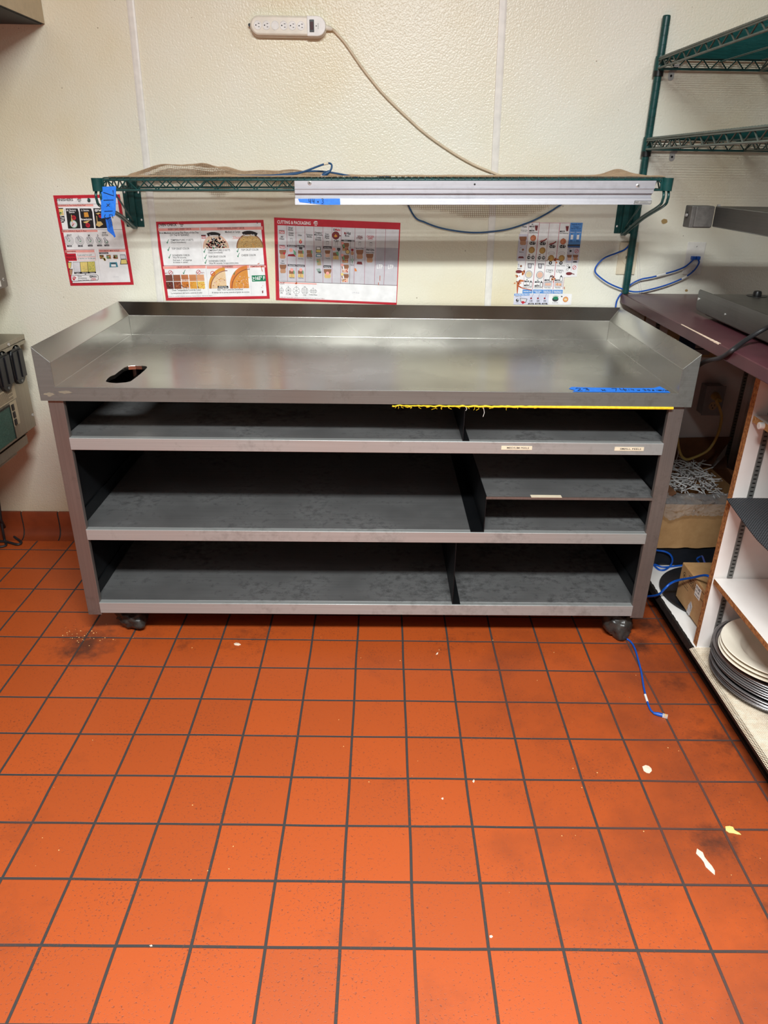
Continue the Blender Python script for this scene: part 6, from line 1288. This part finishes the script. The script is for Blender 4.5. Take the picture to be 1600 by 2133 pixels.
s.poly([(340, 1366), (470, 1378), (438, 1450), (365, 1442)], DGR, 3); s.poly([(350, 1374), (458, 1384), (430, 1444), (372, 1436)], LGR, 4); s.poly([(358, 1432), (395, 1412), (435, 1436), (392, 1466)], RED, 5)
for x, xt, t, o2 in ((530, 570, '1X', 'Mild'), (644, 672, '2X', 'Medium'), (756, 786, '3X', 'Hot')):
    s.line(x, 1372, xt, 1296, 4, ink('slate', (86, 100, 140)), 4); s.disc(x, 1370, 15, DRED, 5); s.text(t, x - 22, 1426, x + 26, 26, BLK, .03); s.poly([(x - 55, 1470), (x - 38, 1446), (x + 38, 1446), (x + 48, 1472)], BLK, 4); s.text(o2, x - 30, 1466, x + 26, 15, WHT, .02, 5)
s.disc(934, 1384, 52, DGR, 4, 28, sy=.75); s.disc(938, 1366, 42, GRN, 5, 24, sy=.65); s.disc(938, 1352, 46, MGR, 4, 24, 0, PI, .6, r0=38); s.text('2 3 4 6', 884, 1450, 974, 16, DGR)
s.disc(1104, 1388, 44, ORG, 4, 28); s.disc(1104, 1388, 32, ink('peach', (240, 190, 120)), 5, 24); s.text('90g', 1084, 1398, 1126, 20, WHT, .03, 6); s.poly([(1024, 1332), (1048, 1328), (1054, 1346), (1036, 1352)], DGR, 5)
for x, y in ((1162, 552), (1156, 612), (1140, 826), (1134, 888)): s.disc(x, y, 18, DGR, 4, r0=14)
for x, y in ((1188, 582), (1166, 856)): s.disc(x, y, 17, BLK, 4)
for x, y in ((1288, 586), (1250, 858)): s.no(x, y, 32)
s.carton(1270, 690, 90, 90, BRN, LBR); s.carton(1168, 692, 80, 96, BRN, SKN); s.poly([(1232, 752), (1286, 750), (1296, 774), (1226, 774)], DGR, 5); s.line(1240, 530, 1192, 915, 3, ink('slate', (86, 100, 140)), 4); s.disc(1162, 958, 52, MRN, 4, sy=.48); s.line(1210, 958, 1252, 970, 12, MRN, 4)
# sauce splashed on the chart
def blot(cx, cy, rx, ry, n, l=7):
    for i in range(n):
        x = cx + rx * random.gauss(0, .5); y = cy + ry * random.gauss(0, .5); r = random.uniform(5, 17)
        k = 9; ph = random.random() * 9; pts = [(x + r * (1 + .7 * noise.noise((math.cos(a) * 2, math.sin(a) * 2, ph))) * math.cos(a), y + r * .8 * (1 + .7 * noise.noise((math.cos(a) * 2, math.sin(a) * 2, ph + 4))) * math.sin(a)) for a in [2 * PI * j / k for j in range(k)]]
        s.poly(pts, random.choice([STN, ORG, ink('sauce_edge', (150, 66, 30))]), l + (i % 3))
blot(320, 1110, 40, 30, 22); blot(370, 1080, 40, 16, 14); blot(405, 945, 20, 32, 14); blot(300, 1000, 30, 18, 7); blot(930, 730, 40, 28, 16); blot(885, 1035, 30, 40, 18)
s.poly([(292, 1110), (330, 1120), (318, 1180), (305, 1290), (292, 1288), (290, 1200)], STN, 7); s.poly([(318, 1150), (380, 1190), (440, 1205), (545, 1228), (540, 1240), (430, 1215), (360, 1200), (320, 1175)], STN, 7); s.poly([(780, 745), (840, 690), (848, 700), (790, 755)], BRN, 7); s.poly([(905, 1060), (912, 1062), (900, 1110), (892, 1100)], STN, 7)
s.poly([(1075, 1185), (1092, 1178), (1085, 1205), (1095, 1212), (1078, 1214)], STN, 7)
s.done('poster', 'white food-prep chart with a blue panel and orange sauce stains, right of the red posters')
# marks on the wall itself
for px, py, r, nm in ((1384, 461, 6, 'brown spill mark on the wall left of the overhead heater'), (1430, 605, 3, 'small brown ring mark on the wall just above the maroon counter')):
    c = at(px, py, Y=WALL); b = MB(); k = 14; R = r * .0019
    b.add([c + Vector((R * (1 + .5 * noise.noise((math.cos(a) * 2, math.sin(a) * 2, px))) * math.cos(a), -.0006, R * .8 * (1 + .5 * noise.noise((math.cos(a) * 2, math.sin(a) * 2, py))) * math.sin(a))) for a in [2 * PI * i / k for i in range(k)]], [tuple(range(k))])
    tag(b.build('wall_stain', M['stain']), nm, 'stain')
# ------------------------------------------------------------------ things on the floor
fc = thing('network_cable', 'blue network cable on the floor tiles by the right caster, clear plug at its end', 'cable', (.88, -.15, .003))
P = [at(1296, 1322, Z=.03), at(1305, 1330, Z=.006), at(1315, 1338, Z=.0035), at(1323, 1352, Z=.0035), at(1330, 1376, Z=.0035), at(1336, 1400, Z=.0035), at(1340, 1425, Z=.0035), at(1344, 1445, Z=.0035), at(1349, 1463, Z=.0035), at(1355, 1478, Z=.0035), at(1363, 1486, Z=.004)]
cable('cable_jacket', P, .0031, M['blue'], fc)
a0 = at(1361, 1485, Z=.005); a1 = at(1380, 1490, Z=.005); MB().tube([a0, (a0 + a1) / 2, a1], [.0036, .0062, .0064], 10).build('boot', M['blue'], fc, smooth=1)
d = (a1 - a0).normalized(); MB().bar(a1, a1 + d * .015, .0115, .008).build('plug', M['clear'], fc, bevel=.001); MB().bar(a1 + d * .006, a1 + d * .013, .009, .0085).build('contacts', M['crumb'], fc)
q = [at(1344, 1447, Z=.0035), at(1349, 1462, Z=.0035)]; note(MB().tube(q, .0037, 8).build('tag', M['white'], fc), 'white tag sleeve')
def scrap(px, mat, label, h=.0012):
    P = [at(x, y, Z=.0006) for x, y in px]; n = len(P)
    b = MB(); top = [p + Vector((0, 0, h * (.6 + .8 * abs(noise.noise(p * 60))))) for p in P]; c = sum(top, Vector()) / n + Vector((0, 0, h * 1.2))
    b.add(P + top + [c], [tuple(reversed(range(n)))] + [(i, (i + 1) % n, n + (i + 1) % n, n + i) for i in range(n)] + [(n + i, n + (i + 1) % n, 2 * n) for i in range(n)])
    return tag(b.build('paper_scrap', mat), label, 'scrap')
scrap([(1338, 1597), (1345, 1594), (1352, 1596), (1357, 1601), (1358, 1606), (1353, 1611), (1347, 1610), (1341, 1606)], M['peel'], 'round torn white paper scrap on the tiles right of centre')
scrap([(1452, 1768), (1458, 1772), (1464, 1776), (1468, 1786), (1475, 1795), (1483, 1804), (1489, 1814), (1489, 1823), (1482, 1817), (1470, 1806), (1466, 1796), (1460, 1788), (1450, 1778)], M['peel'], 'long jagged white paper strip on the tiles at lower right')
scrap([(1511, 1722), (1520, 1721), (1527, 1723), (1530, 1729), (1540, 1735), (1544, 1739), (1536, 1738), (1528, 1736), (1519, 1735), (1512, 1730)], M['peel_y'], 'pale yellow scrap on a grout line near the right edge')
scrap([(487, 1341), (492, 1339), (498, 1340), (502, 1343), (497, 1345), (489, 1344)], M['peel'], 'small pale flake on the tiles in front of the table, left of centre')
scrap([(908, 1364), (910, 1360), (913, 1359), (912, 1363)], M['peel'], 'tiny white flake on the tiles in front of the table divider')
scrap([(1020, 1949), (1024, 1948), (1027, 1951), (1024, 1954), (1020, 1953)], M['peel'], 'small white crumb beside a grout line at the bottom centre')
scrap([(311, 1970), (316, 1968), (318, 1971), (314, 1972)], M['peel'], 'small white crumb on a grout line at the lower left')
scrap([(984, 1628), (987, 1624), (989, 1627), (987, 1631)], M['peel'], 'small white crumb on the tiles right of the floor\'s middle')
scrap([(919, 1663), (923, 1661), (924, 1665), (921, 1666)], M['peel'], 'tiny white crumb on the tiles in the middle of the floor')
random.seed(3)
b = MB()
for i in range(90):
    if i < 42: c = at(random.gauss(172, 26), random.gauss(1322, 9), Z=0)
    else: c = Vector((random.uniform(-.9, 1.0), random.uniform(-1.1, .05), 0))
    r = random.uniform(.0008, .0026) * (1 if i < 42 else .75); k = 5
    vs = [c + Vector((r * math.cos(2 * PI * j / k) * random.uniform(.6, 1.4), r * math.sin(2 * PI * j / k) * random.uniform(.6, 1.4), .0002)) for j in range(k)] + [c + Vector((0, 0, r * .9))]
    b.add(vs, [(j, (j + 1) % k, k) for j in range(k)] + [tuple(reversed(range(k)))])
o = tag(b.build('crumbs', M['crumb']), 'scattered food crumbs on the floor tiles, thickest by the left table leg', 'crumbs'); o['kind'] = 'stuff'
# ------------------------------------------------------------------ render look
w = bpy.data.worlds.new('world'); S.world = w; w.use_nodes = True
w.node_tree.nodes['Background'].inputs['Color'].default_value = (1, .97, .92, 1); w.node_tree.nodes['Background'].inputs['Strength'].default_value = 0.02
S.view_settings.view_transform = 'Standard'; S.view_settings.look = 'None'; S.view_settings.gamma = 1.0; S.view_settings.use_curve_mapping = False
S.view_settings.exposure = 0.0
S.cycles.sample_clamp_indirect = 6.0; S.cycles.blur_glossy = 1.5
